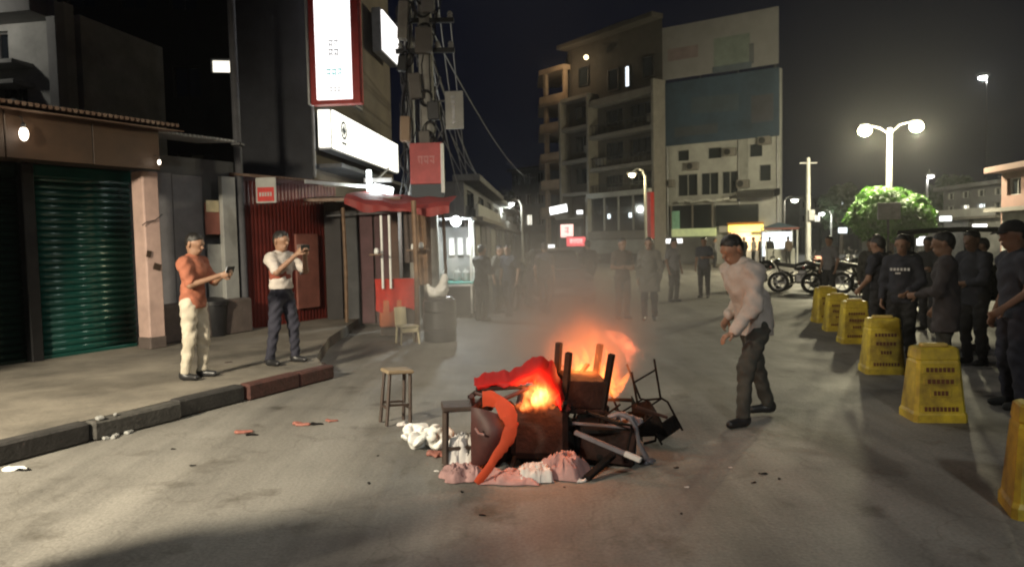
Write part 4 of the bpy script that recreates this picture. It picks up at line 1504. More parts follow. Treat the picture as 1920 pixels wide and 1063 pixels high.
bp_ = barrier_proto()
spots = [((3.83, 6.62), R(-13), 'yellow plastic barrier nearest to the fire with rows of dark lettering', .99),
         ((4.52, 8.9), R(-7), 'yellow plastic barrier second in the row behind the nearest one', 1.0),
         ((5.35, 11.4), R(-16), 'pale topped yellow barrier third in the row before the people', .98),
         ((6.1, 14.2), R(-5), 'yellow plastic barrier farthest away in front of the motorcycles', 1.0),
         ((3.2, 4.3), R(-20), 'yellow plastic barrier cut off by the right edge of the picture', 1.0),
         ((5.75, 12.9), R(-12), 'small yellow barrier between the third and the farthest barrier', .95)]
for k, (p_, a_, lab, sc) in enumerate(spots):
    o = bp_ if k == 0 else copy_tree(bp_)
    o.location = (*p_, 0)
    o.rotation_euler = (0, 0, a_ + R(random.uniform(-7, 7)))
    o.scale = (sc * .93, sc * .93, sc * .95)
    tag(o, lab, 'barrier', 'yellow barriers along the road')

# ------------------------------------------------------------------ motorcycles
def motorcycle():
    o = thing('motorcycle', '', 'motorcycle')
    for y in (-.66, .62):
        w = MB()
        pts = [(0, y + .26 * math.cos(a_), .31 + .26 * math.sin(a_)) for a_ in np.linspace(0, 2 * pi, 23)]
        t = MB().tube(pts, .048, 8, False).build('wheel', M['rubber'], o, True)
        q_ = MB()
        for k_ in range(6):
            a_ = k_ * pi / 3
            q_.bar((0, y, .31), (0, y + .22 * math.cos(a_), .31 + .22 * math.sin(a_)), .022)
        pts = [(0, y + .215 * math.cos(a_), .31 + .215 * math.sin(a_)) for a_ in np.linspace(0, 2 * pi, 19)]
        q_.tube(pts, .018, 6, False)
        q_.tube([(-.06, y, .31), (.06, y, .31)], .05, 8)
        q_.build('rim', M['steel_grey'], t)
    b = solid_obj('fuel_tank', [((0, -.2, .82), (0, .1, .76), .14, .11, (1, 0, 0), 1.25), ((0, -.3, .8), (0, -.38, .72), .09, .05, None, 1)], .025, M['moto_paint'], o, .06)
    solid_obj('seat', [((0, .12, .78), (0, .62, .86), .085, .075, (0, 0, 1), 1.3), ((0, .6, .86), (0, .78, .92), .06, .03, None, 1)], .025, M['black_plastic'], o, .05)
    q_ = MB()
    q_.box((0, -.02, .42), (.24, .36, .3), None, .05)
    q_.box((0, -.05, .6), (.2, .24, .14), None, .03)
    q_.build('engine', M['steel_grey'], o)
    q_ = MB()
    q_.tube([(.1, .0, .36), (.14, .3, .27), (.14, .78, .36)], [.03, .04, .05], 8)
    q_.build('exhaust', M['chrome'], o, True)
    q_ = MB()
    for sx in (-1, 1):
        q_.tube([(sx * .085, -.66, .31), (sx * .08, -.42, .95)], .024, 7)
        q_.tube([(sx * .09, .62, .31), (sx * .07, .2, .62)], .022, 7)
        q_.tube([(sx * .06, -.35, .7), (sx * .06, .2, .5), (sx * .06, .6, .7)], .02, 6)
    q_.build('frame', M['steel_dark'], o, True)
    q_ = MB()
    q_.tube([(-.36, -.28, 1.02), (-.22, -.38, 1.05), (0, -.42, 1.0), (.22, -.38, 1.05), (.36, -.28, 1.02)], .017, 7)
    hb_ = q_.build('handlebar', M['steel_dark'], o, True)
    for sx in (-1, 1):
        MB().tube([(sx * .25, -.36, 1.05), (sx * .3, -.38, 1.17), (sx * .33, -.38, 1.2)], .008, 5).build('mirror_stem', M['steel_dark'], hb_)
        MB().ball((sx * .35, -.38, 1.22), .06, 8, (1, .3, .7)).build('mirror', M['chrome'], hb_, True)
    MB().ball((0, -.5, .9), .1, 10, (1, .7, 1)).build('headlight', M['glass'], o, True)
    MB().ball((0, .84, .76), .05, 8, (1.4, .6, .8)).build('tail_light', M['red_paint'], o, True)
    for y in (-.66, .64):
        q_ = MB()
        q_.sheet(lambda u, v: ((v - .5) * .13, y + .335 * math.cos(R(30) + u * R(120)), .31 + .335 * math.sin(R(30) + u * R(120))), 8, 2, .01)
        q_.build('mudguard', M['moto_paint'], o)
    return o


M['moto_paint'] = mat('black_gloss_paint', (.02, .02, .023), .25, 0, .2, 5, 0, coat=.5)
mproto = motorcycle()
ms = [((8.5, 21.5), R(65), 'black motorcycle at the left end of the parked row by the barriers'),
      ((9.25, 20.9), R(80), 'second black motorcycle in the parked row, beside the leftmost one'),
      ((9.9, 20.4), R(58), 'third motorcycle in the parked row before the orange sign'),
      ((10.7, 19.9), R(70), 'right end motorcycle of the parked row behind the people'),
      ((7.7, 22.6), R(72), 'motorcycle behind the leftmost one of the parked row'),
      ((10.0, 22.4), R(50), 'motorcycle in the second row behind the orange sign'),
      ((11.6, 21.0), R(66), 'motorcycle at the right end before the pale house'),
      ((-.15, 18.2), R(18), 'dark motorcycle parked in the street right of the man in black'),
      ((.25, 20.6), R(-12), 'motorcycle farther behind in the street left of the parked car'),
      ((.1, 23.5), R(14), 'farthest motorcycle in the street between the cart and the car')]
for k, (p_, a_, lab) in enumerate(ms):
    o = mproto if k == 0 else copy_tree(mproto)
    o.location = (*p_, 0)
    o.rotation_euler = (0, R(6), a_)
    tag(o, lab, 'motorcycle', 'parked motorcycles')

# ------------------------------------------------------------------ car facing the fire
M['car_paint'] = mat('grey_violet_car_paint', (.12, .115, .135), .3, .3, .15, 4, 0, coat=.6)
g = at(1058, 580, 18.2)
car = thing('parked_car', 'grey car facing the fire, half veiled by smoke', 'car', (g.x, 18.2, 0), R(4))


def loft(sections, material, name, parent):
    n = len(sections[0])
    vs = [p_ for s_ in sections for p_ in s_]
    fs = []
    for i_ in range(len(sections) - 1):
        for k_ in range(n):
            fs.append((i_ * n + k_, i_ * n + (k_ + 1) % n, (i_ + 1) * n + (k_ + 1) % n, (i_ + 1) * n + k_))
    fs += [tuple(range(n - 1, -1, -1)), tuple((len(sections) - 1) * n + k_ for k_ in range(n))]
    return MB().add(vs, fs).build(name, material, parent, True)


def sec(y, w, z0, z1, e=4.0, n=24):
    r_ = []
    for k_ in range(n):
        a_ = 2 * pi * k_ / n
        c_, s_ = math.cos(a_), math.sin(a_)
        r_.append((w * math.copysign(abs(c_) ** (2 / e), c_), y, (z0 + z1) / 2 + (z1 - z0) / 2 * math.copysign(abs(s_) ** (2 / e), s_)))
    return r_


loft([sec(-.0, .62, .38, .62), sec(.06, .78, .3, .74), sec(.3, .86, .24, .84), sec(1.1, .88, .22, .94), sec(3.4, .88, .22, .98), sec(4.1, .84, .3, .98), sec(4.25, .7, .4, .9)], M['car_paint'], 'body', car)
loft([sec(1.0, .76, .85, .95, 5), sec(1.75, .64, .85, 1.43, 5), sec(2.2, .62, .85, 1.48, 5), sec(3.1, .62, .85, 1.46, 5), sec(3.9, .7, .85, .98, 5)], M['car_paint'], 'cabin', car)
MB().add([(-.66, 1.06, .97), (.66, 1.06, .97), (.55, 1.7, 1.4), (-.55, 1.7, 1.4)], [(0, 1, 2, 3)]).build('windscreen', M['glass'], car)
for sx in (-1, 1):
    MB().box((sx * .655, 2.35, 1.18), (.03, 1.5, .32), Matrix.Rotation(sx * R(8), 3, 'Y'), .01).build('side_window', M['glass'], car)
    MB().ball((sx * .6, .1, .66), .13, 8, (1.2, .5, .7)).build('headlight', M['chrome'], car, True)
    MB().ball((sx * .95, 1.35, .98), .1, 8, (1, .6, .7)).build('mirror', M['car_paint'], car, True)
    for y in (.8, 3.4):
        w_ = MB().lathe([(.08, -.1), (.29, -.1), (.31, -.06), (.31, .06), (.29, .1), (.08, .1)], 20, (sx * .8, y, .31), Matrix.Rotation(pi / 2, 3, 'Y')).build('wheel', M['rubber'], car, True)
        MB().lathe([(.02, -.112), (.19, -.112), (.19, .112), (.02, .112)], 14, (sx * .8, y, .31), Matrix.Rotation(pi / 2, 3, 'Y')).build('rim', M['chrome'], w_)
MB().box((0, .02, .42), (1.3, .1, .14), None, .03).build('bumper', M['black_plastic'], car)
MB().box((0, .015, .6), (.7, .05, .12), None, .01).build('grille', M['black_plastic'], car)
MB().box((0, -.045, .43), (.5, .02, .12)).build('number_plate', M['white_board'], car)

# ------------------------------------------------------------------ dark auto rickshaw at the right
M['matt_black'] = mat('matt_black_canvas', (.009, .009, .01), 1.0, 0, .3, 5, 0, 30, spec=0)
g = at(1838, 545, 15.5)
ar = thing('auto_rickshaw', 'dark auto rickshaw with flat black roof behind the people at right', 'auto rickshaw', (g.x, 15.5, 0), R(60))
loft([sec(-.9, .35, .3, .8, 3), sec(-.7, .5, .25, 1.05, 4), sec(-.3, .62, .25, 1.0, 5), sec(.2, .68, .25, .75, 5), sec(1.0, .68, .25, .95, 5), sec(1.35, .64, .3, 1.0, 5)], M['matt_black'], 'body', ar)
MB().sheet(lambda u, v: (-.78 + 1.56 * u, -.75 + 2.3 * v, 1.66 + .07 * math.sin(pi * u) + .05 * math.sin(pi * v)), 12, 8, .04).build('roof', M['matt_black'], ar)
for x in (-.58, .58):
    for y in (-.55, .25, 1.25):
        MB().tube([(x, y, .8), (x * 1.02, y + .03, 1.67)], .025, 6).build('roof_post', M['steel_dark'], ar)
MB().box((0, -.62, 1.38), (1.05, .02, .6), Matrix.Rotation(R(-12), 3, 'X')).build('windscreen', M['glass'], ar)
MB().box((0, 1.3, 1.35), (1.2, .03, .75)).build('rear_sheet', M['black_plastic'], ar)
MB().box((0, .85, .75), (1.1, .5, .16), None, .05).build('seat', M['red_sheet'], ar)
for (x, y) in ((0, -.75), (-.62, .9), (.62, .9)):
    w_ = MB().lathe([(.05, -.06), (.22, -.06), (.24, 0), (.22, .06), (.05, .06)], 16, (x, y, .24), Matrix.Rotation(pi / 2, 3, 'Y')).build('wheel', M['rubber'], ar, True)
    MB().lathe([(.02, -.07), (.12, -.07), (.12, .07), (.02, .07)], 12, (x, y, .24), Matrix.Rotation(pi / 2, 3, 'Y')).build('rim', M['chrome'], w_)
MB().ball((0, -.93, .75), .09, 8).build('headlight', M['chrome'], ar, True)


# ------------------------------------------------------------------ people
M['skin'] = mat('skin', (.27, .15, .095), .55, 0, .15, 8, .03, 40)
M['skin_dark'] = mat('skin_dark', (.17, .095, .06), .55, 0, .15, 8, .03, 40)
M['hair'] = mat('black_hair', (.012, .01, .009), .5, 0, .3, 40, .3, 90)
M['eye'] = mat('eye_dark', (.02, .015, .012), .2, 0, 0, 1, 0)
M['lip'] = mat('lip', (.2, .07, .055), .5, 0, 0, 1, 0)


def cloth(name, c, var=.2):
    return mat(name, c, .85, 0, var, 7, .25, 60)


def person(label, loc, rz, h, pose, shirt, trousers, shoes, vox=.012, sleeve='short', hem=.86, skin='skin', face=True, hair=True, look=None, hands=True, group=None, name='person', loose=0.0):
    o = thing(name, label, 'person', loc, rz, group)
    J = dict(pelvis=(0, 0, .92), waist=(0, 0, 1.05), chest=(0, -.01, 1.26), neck=(0, .012, 1.42), head=(0, -.02, 1.585),
             shL=(.17, .01, 1.365), shR=(-.17, .01, 1.365), elL=(.225, .04, 1.1), elR=(-.225, .04, 1.1), wrL=(.23, -.06, .86), wrR=(-.23, -.06, .86),
             hipL=(.088, 0, .89), hipR=(-.088, 0, .89), knL=(.1, -.03, .49), knR=(-.1, -.03, .49), anL=(.105, .02, .085), anR=(-.105, .02, .085))
    J = {k: Vector(v) for k, v in J.items()}
    lean = pose.get('lean', 0)
    side = pose.get('side', 0)
    tw = pose.get('twist', 0)
    for nm in ('waist', 'chest', 'neck', 'head', 'shL', 'shR', 'elL', 'elR', 'wrL', 'wrR'):
        a_ = lean * (.5 if nm == 'waist' else 1)
        v = J[nm] - J['pelvis']
        v = Matrix.Rotation(side, 3, 'Y') @ Matrix.Rotation(a_, 3, 'X') @ Matrix.Rotation(tw * (.3 if nm == 'waist' else 1), 3, 'Z') @ v
        J[nm] = v + J['pelvis']
    for k_, v in pose.items():
        if k_ in J:
            J[k_] = Vector(v)
    s = h / 1.7
    J = {k_: v * s for k_, v in J.items()}
    fwd = (Matrix.Rotation(lean, 3, 'X') @ Matrix.Rotation(tw, 3, 'Z')) @ Vector((0, 1, 0))

    def cap(a, b, ra, rb, fd=None, fl=1, *ex):
        return (tuple(a), tuple(b), ra * s, rb * s, fd, fl, *ex)

    # head frame
    lk = Vector(look) if look else (Matrix.Rotation(lean * .6, 3, 'X') @ Matrix.Rotation(tw, 3, 'Z')) @ Vector((0, -1, 0))
    lk.normalize()
    hz_ = (Vector((0, 0, 1)) - lk * lk.z).normalized()
    hx_ = (-lk).cross(hz_)
    HM = Matrix((hx_, -lk, hz_)).transposed()

    def hp_(x, y, z):
        return tuple(J['head'] + HM @ Vector((x, y, z)) * s)

    hxv = tuple(hx_)
    head_e = [cap(hp_(0, .012, .03), hp_(0, -.012, .035), .092, .088, hxv, 1.12), cap(hp_(0, -.03, .01), hp_(0, -.04, -.07), .066, .045, hxv, 1.08),
              cap(hp_(0, .03, -.04), hp_(0, -.02, -.07), .06, .05), cap(J['neck'] - Vector((0, 0, .03)) * s, hp_(0, .01, -.06), .062, .054),
              cap(hp_(-.03, -.083, .022), hp_(.03, -.083, .022), .016, .016)]
    torso = [cap(J['pelvis'], J['waist'], .135, .122, tuple(fwd), 1.3), cap(J['waist'], J['chest'], .122, .14, tuple(fwd), 1.28),
             cap(J['shL'].lerp(J['shR'], .12), J['shR'].lerp(J['shL'], .12), .068, .068), cap(J['chest'], J['neck'], .1, .056, tuple(fwd), 1.15)]
    arms, sl = [], []
    ft = {'short': .62, 'long': 1.0, 'elbow': .85}[sleeve]
    for d_ in 'LR':
        arms += [cap(J['sh' + d_], J['el' + d_], .05, .039), cap(J['el' + d_], J['wr' + d_], .038, .027)]
        sl.append(cap(J['sh' + d_], J['sh' + d_].lerp(J['el' + d_], ft), .07, .062))
        if sleeve == 'long':
            sl.append(cap(J['el' + d_], J['el' + d_].lerp(J['wr' + d_], .93), .054, .042))
    legs, tr = [], []
    for d_ in 'LR':
        legs += [cap(J['hip' + d_], J['kn' + d_], .08, .055), cap(J['kn' + d_], J['an' + d_], .053, .036)]
        tr += [cap(J['hip' + d_], J['kn' + d_], .1, .074), cap(J['kn' + d_], J['an' + d_] - Vector((0, 0, .0)), .07, .058)]
    hand_e = []
    if hands:
        for d_, sg_ in (('L', 1), ('R', -1)):
            w0 = J['wr' + d_]
            dr_ = (w0 - J['el' + d_]).normalized()
            if 'hand' + d_ in pose:
                dr_ = Vector(pose['hand' + d_]).normalized()
            pn = Vector(pose.get('palm' + d_, (-sg_, 0, 0)))
            pn = (pn - dr_ * pn.dot(dr_)).normalized()
            ac = dr_.cross(pn) * (1 if sg_ > 0 else -1)      # towards the thumb
            hand_e.append(cap(w0, w0 + dr_ * .075 * s, .03, .036, tuple(pn), 1.9, 'add', .012))
            cu = pose.get('curl', .5)
            for f_, (off, ln) in enumerate(((.026, .07), (.009, .08), (-.009, .075), (-.026, .058))):
                b0 = w0 + (dr_ * .082 + ac * off) * s
                d1 = (dr_ * math.cos(cu) + pn * math.sin(cu)).normalized()
                d2 = (dr_ * math.cos(cu * 2.4) + pn * math.sin(cu * 2.4)).normalized()
                b1 = b0 + d1 * ln * .55 * s
                b2 = b1 + d2 * ln * .5 * s
                hand_e.append(cap(b0, b1, .0095, .009, None, 1, 'add', .006))
                hand_e.append(cap(b1, b2, .009, .0075, None, 1, 'add', .006))
            t0_ = w0 + (dr_ * .03 + ac * .026) * s
            t1_ = t0_ + (dr_ * .03 + ac * .03 + pn * .012) * s
            t2_ = t1_ + (dr_ * .032 + ac * .006 + pn * .014) * s
            hand_e += [cap(t0_, t1_, .014, .011, None, 1, 'add', .008), cap(t1_, t2_, .011, .009, None, 1, 'add', .006)]
    feet = [cap(J['an' + d_], J['an' + d_] + Vector((0, .0, -.03)) * s, .038, .04) for d_ in 'LR']
    fdir = {}
    for d_ in 'LR':
        fdir[d_] = Vector(pose.get('foot' + d_, ((.1 if d_ == 'L' else -.1), -1, 0))).normalized()
        feet.append(cap(J['an' + d_] + (Vector((0, 0, -.045)) - fdir[d_] * .02) * s, J['an' + d_] + (fdir[d_] * .13 + Vector((0, 0, -.058))) * s, .036, .026))
    fine = []
    if face:
        fine = [cap(hp_(0, -.088, .01), hp_(0, -.112, -.026), .01, .016, None, 1, 'add', .014), cap(hp_(.086, .012, .012), hp_(.084, .016, -.025), .022, .014, hxv, 2.0, 'add', .008),
                cap(hp_(-.086, .012, .012), hp_(-.084, .016, -.025), .022, .014, hxv, 2.0, 'add', .008), cap(hp_(-.018, -.085, -.062), hp_(.018, -.085, -.062), .012, .012, None, 1, 'add', .012)]
    body = head_e + fine + torso + arms + legs + feet + hand_e
    solid_obj('body', body, vox, M[skin], o, .03 * s)
    if face:
        for sx in (-1, 1):
            MB().ball(hp_(sx * .032, -.088, .006), .012 * s, 8, (1.2, .8, .7)).build('eye', M['eye'], o, True)
        MB().ball(hp_(0, -.094, -.062), .021 * s, 8, (1, .5, .28)).build('mouth', M['lip'], o, True)
    if hair:
        he = [cap(hp_(0, .02, .05), hp_(0, -.012, .054), .0925, .0865, hxv, 1.1), cap(hp_(0, .05, .0), hp_(0, .055, -.04), .068, .05, hxv, 1.0)]
        n1 = HM @ Vector((0, .55, .8))
        solid_obj('hair', he, max(vox, .01), M['hair'], o, .03, cuts=[(hp_(0, -.07, .055), tuple(n1))], noise=(.003, 110, loc[0]))
    hem_c = Vector((J['pelvis'].x, J['pelvis'].y, 0)) + Vector((0, .0, hem)) * s
    low = hem_c + Vector((0, 0, -.12)) * s
    sh_e = [(e[0], e[1], e[2] + (.02 + loose) * s, e[3] + (.02 + loose) * s, *e[4:]) for e in torso] + [(e[0], e[1], e[2] + loose * .5, e[3] + loose * .6, *e[4:]) for e in sl]
    sh_e.append(cap(J['waist'], low, .14 + loose, .158 + loose * 1.4, (0, 1, 0), 1.24))
    if hem < .7:
        sh_e += [cap(J['hipL'], J['knL'] + Vector((.01, 0, 0)), .125, .13), cap(J['hipR'], J['knR'] - Vector((.01, 0, 0)), .125, .13)]
    solid_obj('shirt', sh_e, max(vox, .011), shirt, o, .05 * s, cuts=[(tuple(hem_c), (0, 0, 1))] if abs(lean) < .9 else (), noise=(.0075, 30, loc[0] * 3))
    tr_e = [cap(J['pelvis'], J['waist'], .148, .135, (0, 1, 0), 1.25)] + tr
    solid_obj('trousers', tr_e, max(vox, .011), trousers, o, .03 * s, cuts=[((0, 0, .075 * s), (0, 0, 1)), (tuple(J['pelvis'] + Vector((0, 0, .1)) * s), (0, 0, -1))], noise=(.007, 34, loc[1] * 2))
    for d_ in 'LR':
        a_ = J['an' + d_]
        f_ = fdir[d_] * s
        se = [cap(a_ + Vector((0, 0, -.035)) * s - f_ * .035, a_ + Vector((0, 0, -.048)) * s + f_ * .15, .047, .036), cap(a_ + Vector((0, 0, .0)) * s - f_ * .02, a_ + Vector((0, 0, -.04)) * s, .045, .045)]
        solid_obj('shoe', se, max(vox, .011), shoes, o, .03, cuts=[((0, 0, a_.z - .085 * s + .002), (0, 0, 1))])
    o['_j'] = 0
    del o['_j']
    return o, J


def wpt(o, v):
    return Matrix.Translation(o.location) @ Matrix.Rotation(o.rotation_euler[2], 4, 'Z') @ Vector(v)


def phone(label, o, p, fdir, glow=None):
    """a phone held at local point p of person o, screen normal fdir"""
    w = wpt(o, p)
    t = thing('phone', label, 'phone', tuple(w))
    n = (Matrix.Rotation(o.rotation_euler[2], 3, 'Z') @ Vector(fdir)).normalized()
    t.rotation_mode = 'QUATERNION'
    t.rotation_quaternion = n.to_track_quat('-Y', 'Z')
    MB().box((0, 0, 0), (.15, .009, .075), None, .004).build('case', M['black_plastic'], t)
    MB().box((0, -.006, 0), (.14, .003, .068)).build('screen', emissive('phone_screen', (.8, .85, 1), .6) if glow else M['glass'], t)
    return t


C = {}
C['orange'] = cloth('orange_shirt', (.34, .115, .065))
C['cream'] = cloth('cream_trousers', (.5, .45, .36))
C['white_stripe'] = cloth('white_shirt', (.5, .45, .41))
C['navy'] = cloth('navy_trousers', (.025, .025, .04))
C['black'] = cloth('black_cloth', (.018, .018, .02))
C['brown'] = cloth('brown_cloth', (.09, .065, .05))
C['khaki'] = cloth('khaki_grey_cloth', (.14, .13, .11))
C['grey'] = cloth('grey_cloth', (.16, .155, .16))
C['pink_grey'] = cloth('pale_pinkish_shirt', (.44, .39, .36))
C['olive'] = cloth('olive_dark_trousers', (.045, .044, .038))
C['blue'] = cloth('slate_blue_cloth', (.045, .05, .068))
C['dark_brown'] = cloth('dark_brown_grey_cloth', (.055, .046, .048))
C['jacket'] = cloth('dark_jacket', (.025, .026, .036))
C['red_brown'] = cloth('red_brown_cloth', (.25, .06, .035))

# man filming, orange shirt
po, J = person('man in orange shirt and cream trousers holding a phone out on the pavement', (-3.72, 8.5, .17), R(78), 1.68,
               dict(lean=.05, elL=(.2, -.16, 1.13), wrL=(.06, -.4, 1.24), elR=(-.22, -.13, 1.12), wrR=(-.05, -.4, 1.22), handL=(-.15, -1, .15), handR=(.15, -1, .15), palmL=(-1, 0, .2), palmR=(1, 0, .2), curl=.6,
                    knL=(.11, -.04, .49), anL=(.12, .0, .085), anR=(-.12, .06, .085), knR=(-.1, .0, .49)),
               C['orange'], C['cream'], M['black_plastic'], .0085, 'elbow', .84, look=(0, -1, -.15))
phone('phone held out by the man in orange shirt', po, (0.0, -.5, 1.27), (0, 1, .35), True)
# man filming, white shirt
pw_, J = person('man in white and red shirt raising a phone to his face', (-2.98, 9.42, .17), R(62), 1.7,
                dict(lean=.02, elL=(.24, -.2, 1.2), wrL=(.07, -.36, 1.42), elR=(-.24, -.18, 1.2), wrR=(-.07, -.36, 1.42), handL=(-.2, -.7, .7), handR=(.2, -.7, .7), palmL=(-1, 0, 0), palmR=(1, 0, 0), curl=.6,
                     knL=(.14, -.05, .49), anL=(.19, -.02, .085), knR=(-.12, .02, .49), anR=(-.16, .08, .085)),
                C['white_stripe'], C['navy'], M['black_plastic'], .0085, 'elbow', .98)
phone('phone raised by the man in white and red shirt', pw_, (0, -.44, 1.5), (0, 1, 0))
# red band across the white shirt
solid_obj('chest_band', [((0, 0, 1.14), (0, 0, 1.2), .157, .163, (0, 1, 0), 1.25)], .011, C['red_brown'], pw_, .02, cuts=[((0, 0, 1.1), (0, 0, 1)), ((0, 0, 1.22), (0, 0, -1))], noise=(.004, 26, 2))

# man leaning towards the fire
pb, J = person('man in pale shirt leaning towards the fire from the right', (2.22, 6.68, 0), R(-68), 1.74,
               dict(lean=.34, twist=-.1, elL=(.22, -.2, 1.05), wrL=(.16, -.36, .84), elR=(-.26, .08, 1.12), wrR=(-.24, -.1, .92), handL=(-.1, -.9, -.35), palmL=(0, 0, -1),
                    hipL=(.09, 0, .89), hipR=(-.09, 0, .89), knL=(.11, -.19, .5), anL=(.13, -.24, .085), knR=(-.1, .1, .5), anR=(-.13, .26, .1), footL=(.1, -1, 0), footR=(-.25, -1, 0), curl=.4),
               C['pink_grey'], C['olive'], M['black_plastic'], .0085, 'long', .78, look=(.05, -.95, -.32), skin='skin', loose=.024)

# man in black by the cart
person('man dressed in black standing beside the lit cart', (-.66, 15.7, 0), R(140), 1.62, dict(lean=.05, elL=(.2, -.12, 1.1), wrL=(.02, -.26, 1.1), elR=(-.2, -.12, 1.1), wrR=(0, -.28, 1.08)),
       C['black'], C['black'], M['rubber'], .014, 'long', .84)
person('dark dressed bystander behind the man in black', (-.35, 17.2, 0), R(60), 1.6, dict(lean=.12, elL=(.25, 0, 1.12), wrL=(.2, -.2, .95)), C['khaki'], C['black'], M['rubber'], .016, 'short', .84)
# two men beyond the fire
person('man in brown uniform beyond the fire with his arms folded', (2.33, 15.4, 0), R(20), 1.7, dict(elL=(.25, -.02, 1.1), wrL=(-.02, -.2, 1.12), elR=(-.25, -.02, 1.1), wrR=(.02, -.22, 1.08), hands=0),
       C['brown'], C['brown'], M['black_plastic'], .013, 'short', .86)
person('man in grey khaki long shirt beyond the fire, right of the brown one', (2.84, 15.1, 0), R(-15), 1.7, dict(elL=(.24, .05, 1.1), wrL=(.22, .0, .86)), C['khaki'], C['black'], M['black_plastic'], .013, 'long', .6)
# people standing farther back in the haze
person('bystander in grey shirt behind the leaning man, nearest to the khaki man', (4.3, 19.4, 0), R(30), 1.66, {}, C['grey'], C['olive'], M['rubber'], .016, 'short', .84, face=False)
person('bystander in dark blue shirt farther behind the leaning man', (5.4, 20.5, 0), R(-30), 1.68, dict(elL=(.26, -.05, 1.14), wrL=(.08, -.25, 1.15)), C['blue'], C['black'], M['rubber'], .018, 'short', .84, face=False)
person('bystander in brown shirt hidden partly behind the leaning man', (5.0, 16.2, 0), R(60), 1.64, {}, C['dark_brown'], C['black'], M['rubber'], .016, 'long', .84, face=False)
person('bystander in black beside the parked car', (2.05, 19.6, 0), R(200), 1.66, {}, C['black'], C['olive'], M['rubber'], .018, 'long', .84, face=False)

# people at the right behind the barriers
pa, J = person('man with blue grey backpack behind the second barrier', (5.2, 10.3, 0), R(-150), 1.64, dict(lean=.04, elL=(.24, -.03, 1.1), wrL=(.2, -.2, .95)), C['jacket'], C['black'], M['rubber'], .012, 'short', .84)
bpk = thing('backpack', 'blue grey backpack worn by the man behind the second barrier', 'backpack', pa.location, R(-150))
solid_obj('sack', [((0, .2, 1.02), (0, .19, 1.28), .16, .13, (0, 1, 0), 1.6)], .014, C['blue'], bpk, .04, noise=(.006, 24, 1))
solid_obj('front_pocket', [((0, .3, .98), (0, .29, 1.1), .1, .09, (0, 1, 0), 2.2)], .014, cloth('backpack_grey', (.2, .22, .26)), bpk, .04)
for sx in (-1, 1):
    MB().tube([(sx * .1, .14, 1.36), (sx * .12, .06, 1.44), (sx * .12, -.1, 1.38), (sx * .13, -.15, 1.2), (sx * .15, .1, .98)], .014, 6).build('strap', C['black'], bpk)
pj, J = person('man in dark jacket with a white chest print beside the backpack man', (5.05, 9.45, 0), R(-38), 1.66, dict(elL=(.24, -.05, 1.1), wrL=(.12, -.22, .98)), C['jacket'], C['black'], M['rubber'], .012, 'long', .82)
q = MB()
for k in range(6):
    q.box((-.1 + k * .04, -.155 + .012 * abs(k - 2.5) * .4, 1.235), (.026, .012, .035))
q.box((-.02, -.155, 1.185), (.06, .012, .02))
q.build('chest_print', M['white_cloth'], pj)
person('man in brown grey long shirt standing behind the nearest yellow barrier', (4.62, 7.75, 0), R(-120), 1.68, dict(lean=.03, elL=(.22, -.08, 1.1), wrL=(.1, -.28, 1.05), elR=(-.24, .02, 1.1), wrR=(-.22, -.1, .9)),
       C['dark_brown'], C['olive'], M['rubber'], .0105, 'long', .66)
pd, J = person('man in slate blue shirt and cap cut off by the right edge', (4.8, 6.95, 0), R(-95), 1.76, dict(lean=.02, elL=(.24, -.02, 1.1), wrL=(.18, -.2, .95)), C['blue'], C['navy'], M['rubber'], .0105, 'short', .84)
cp = thing('cap', 'dark cap on the man at the right edge', 'cap', pd.location, R(-95))
hd_ = J['head']
solid_obj('crown', [((hd_.x, hd_.y + .01, hd_.z + .06), (hd_.x, hd_.y - .02, hd_.z + .06), .105, .1, (1, 0, 0), 1.1)], .011, C['red_brown'] if False else C['black'], cp, .02, cuts=[((0, 0, hd_.z + .05), (0, 0, 1))])
MB().sheet(lambda u, v: (hd_.x + (u - .5) * .17 * (1 - .25 * v), hd_.y - .09 - v * .085, hd_.z + .06 - .02 * (2 * u - 1) ** 2 - .015 * v), 8, 4, .006).build('peak', C['black'], cp)
person('bystander in grey far behind the barriers by the motorcycles', (8.0, 18.4, 0), R(-60), 1.64, {}, C['grey'], C['black'], M['rubber'], .018, 'short', .84, face=False)
person('bystander in black between the motorcycles and the dark rickshaw', (8.8, 17.6, 0), R(-80), 1.66, {}, C['jacket'], C['black'], M['rubber'], .018, 'short', .84, face=False)

# people standing at the photographer's left, just outside the picture; their shadows fall across the road
person('bystander in grey just outside the left edge near the camera', (-3.15, 3.12, 0), R(150), 1.66, {}, C['grey'], C['black'], M['rubber'], .02, 'short', .84, face=False)
person('bystander in brown just outside the left edge, nearest to the camera', (-2.75, 3.08, 0), R(160), 1.7, dict(elL=(.3, -.1, 1.25), wrL=(.12, -.3, 1.45)), C['brown'], C['black'], M['rubber'], .02, 'short', .84, face=False)
person('bystander in blue beside the camera outside the left edge', (-2.45, 2.72, 0), R(165), 1.72, dict(elR=(-.3, -.1, 1.25), wrR=(-.12, -.3, 1.5)), C['blue'], C['black'], M['rubber'], .02, 'short', .84, face=False)

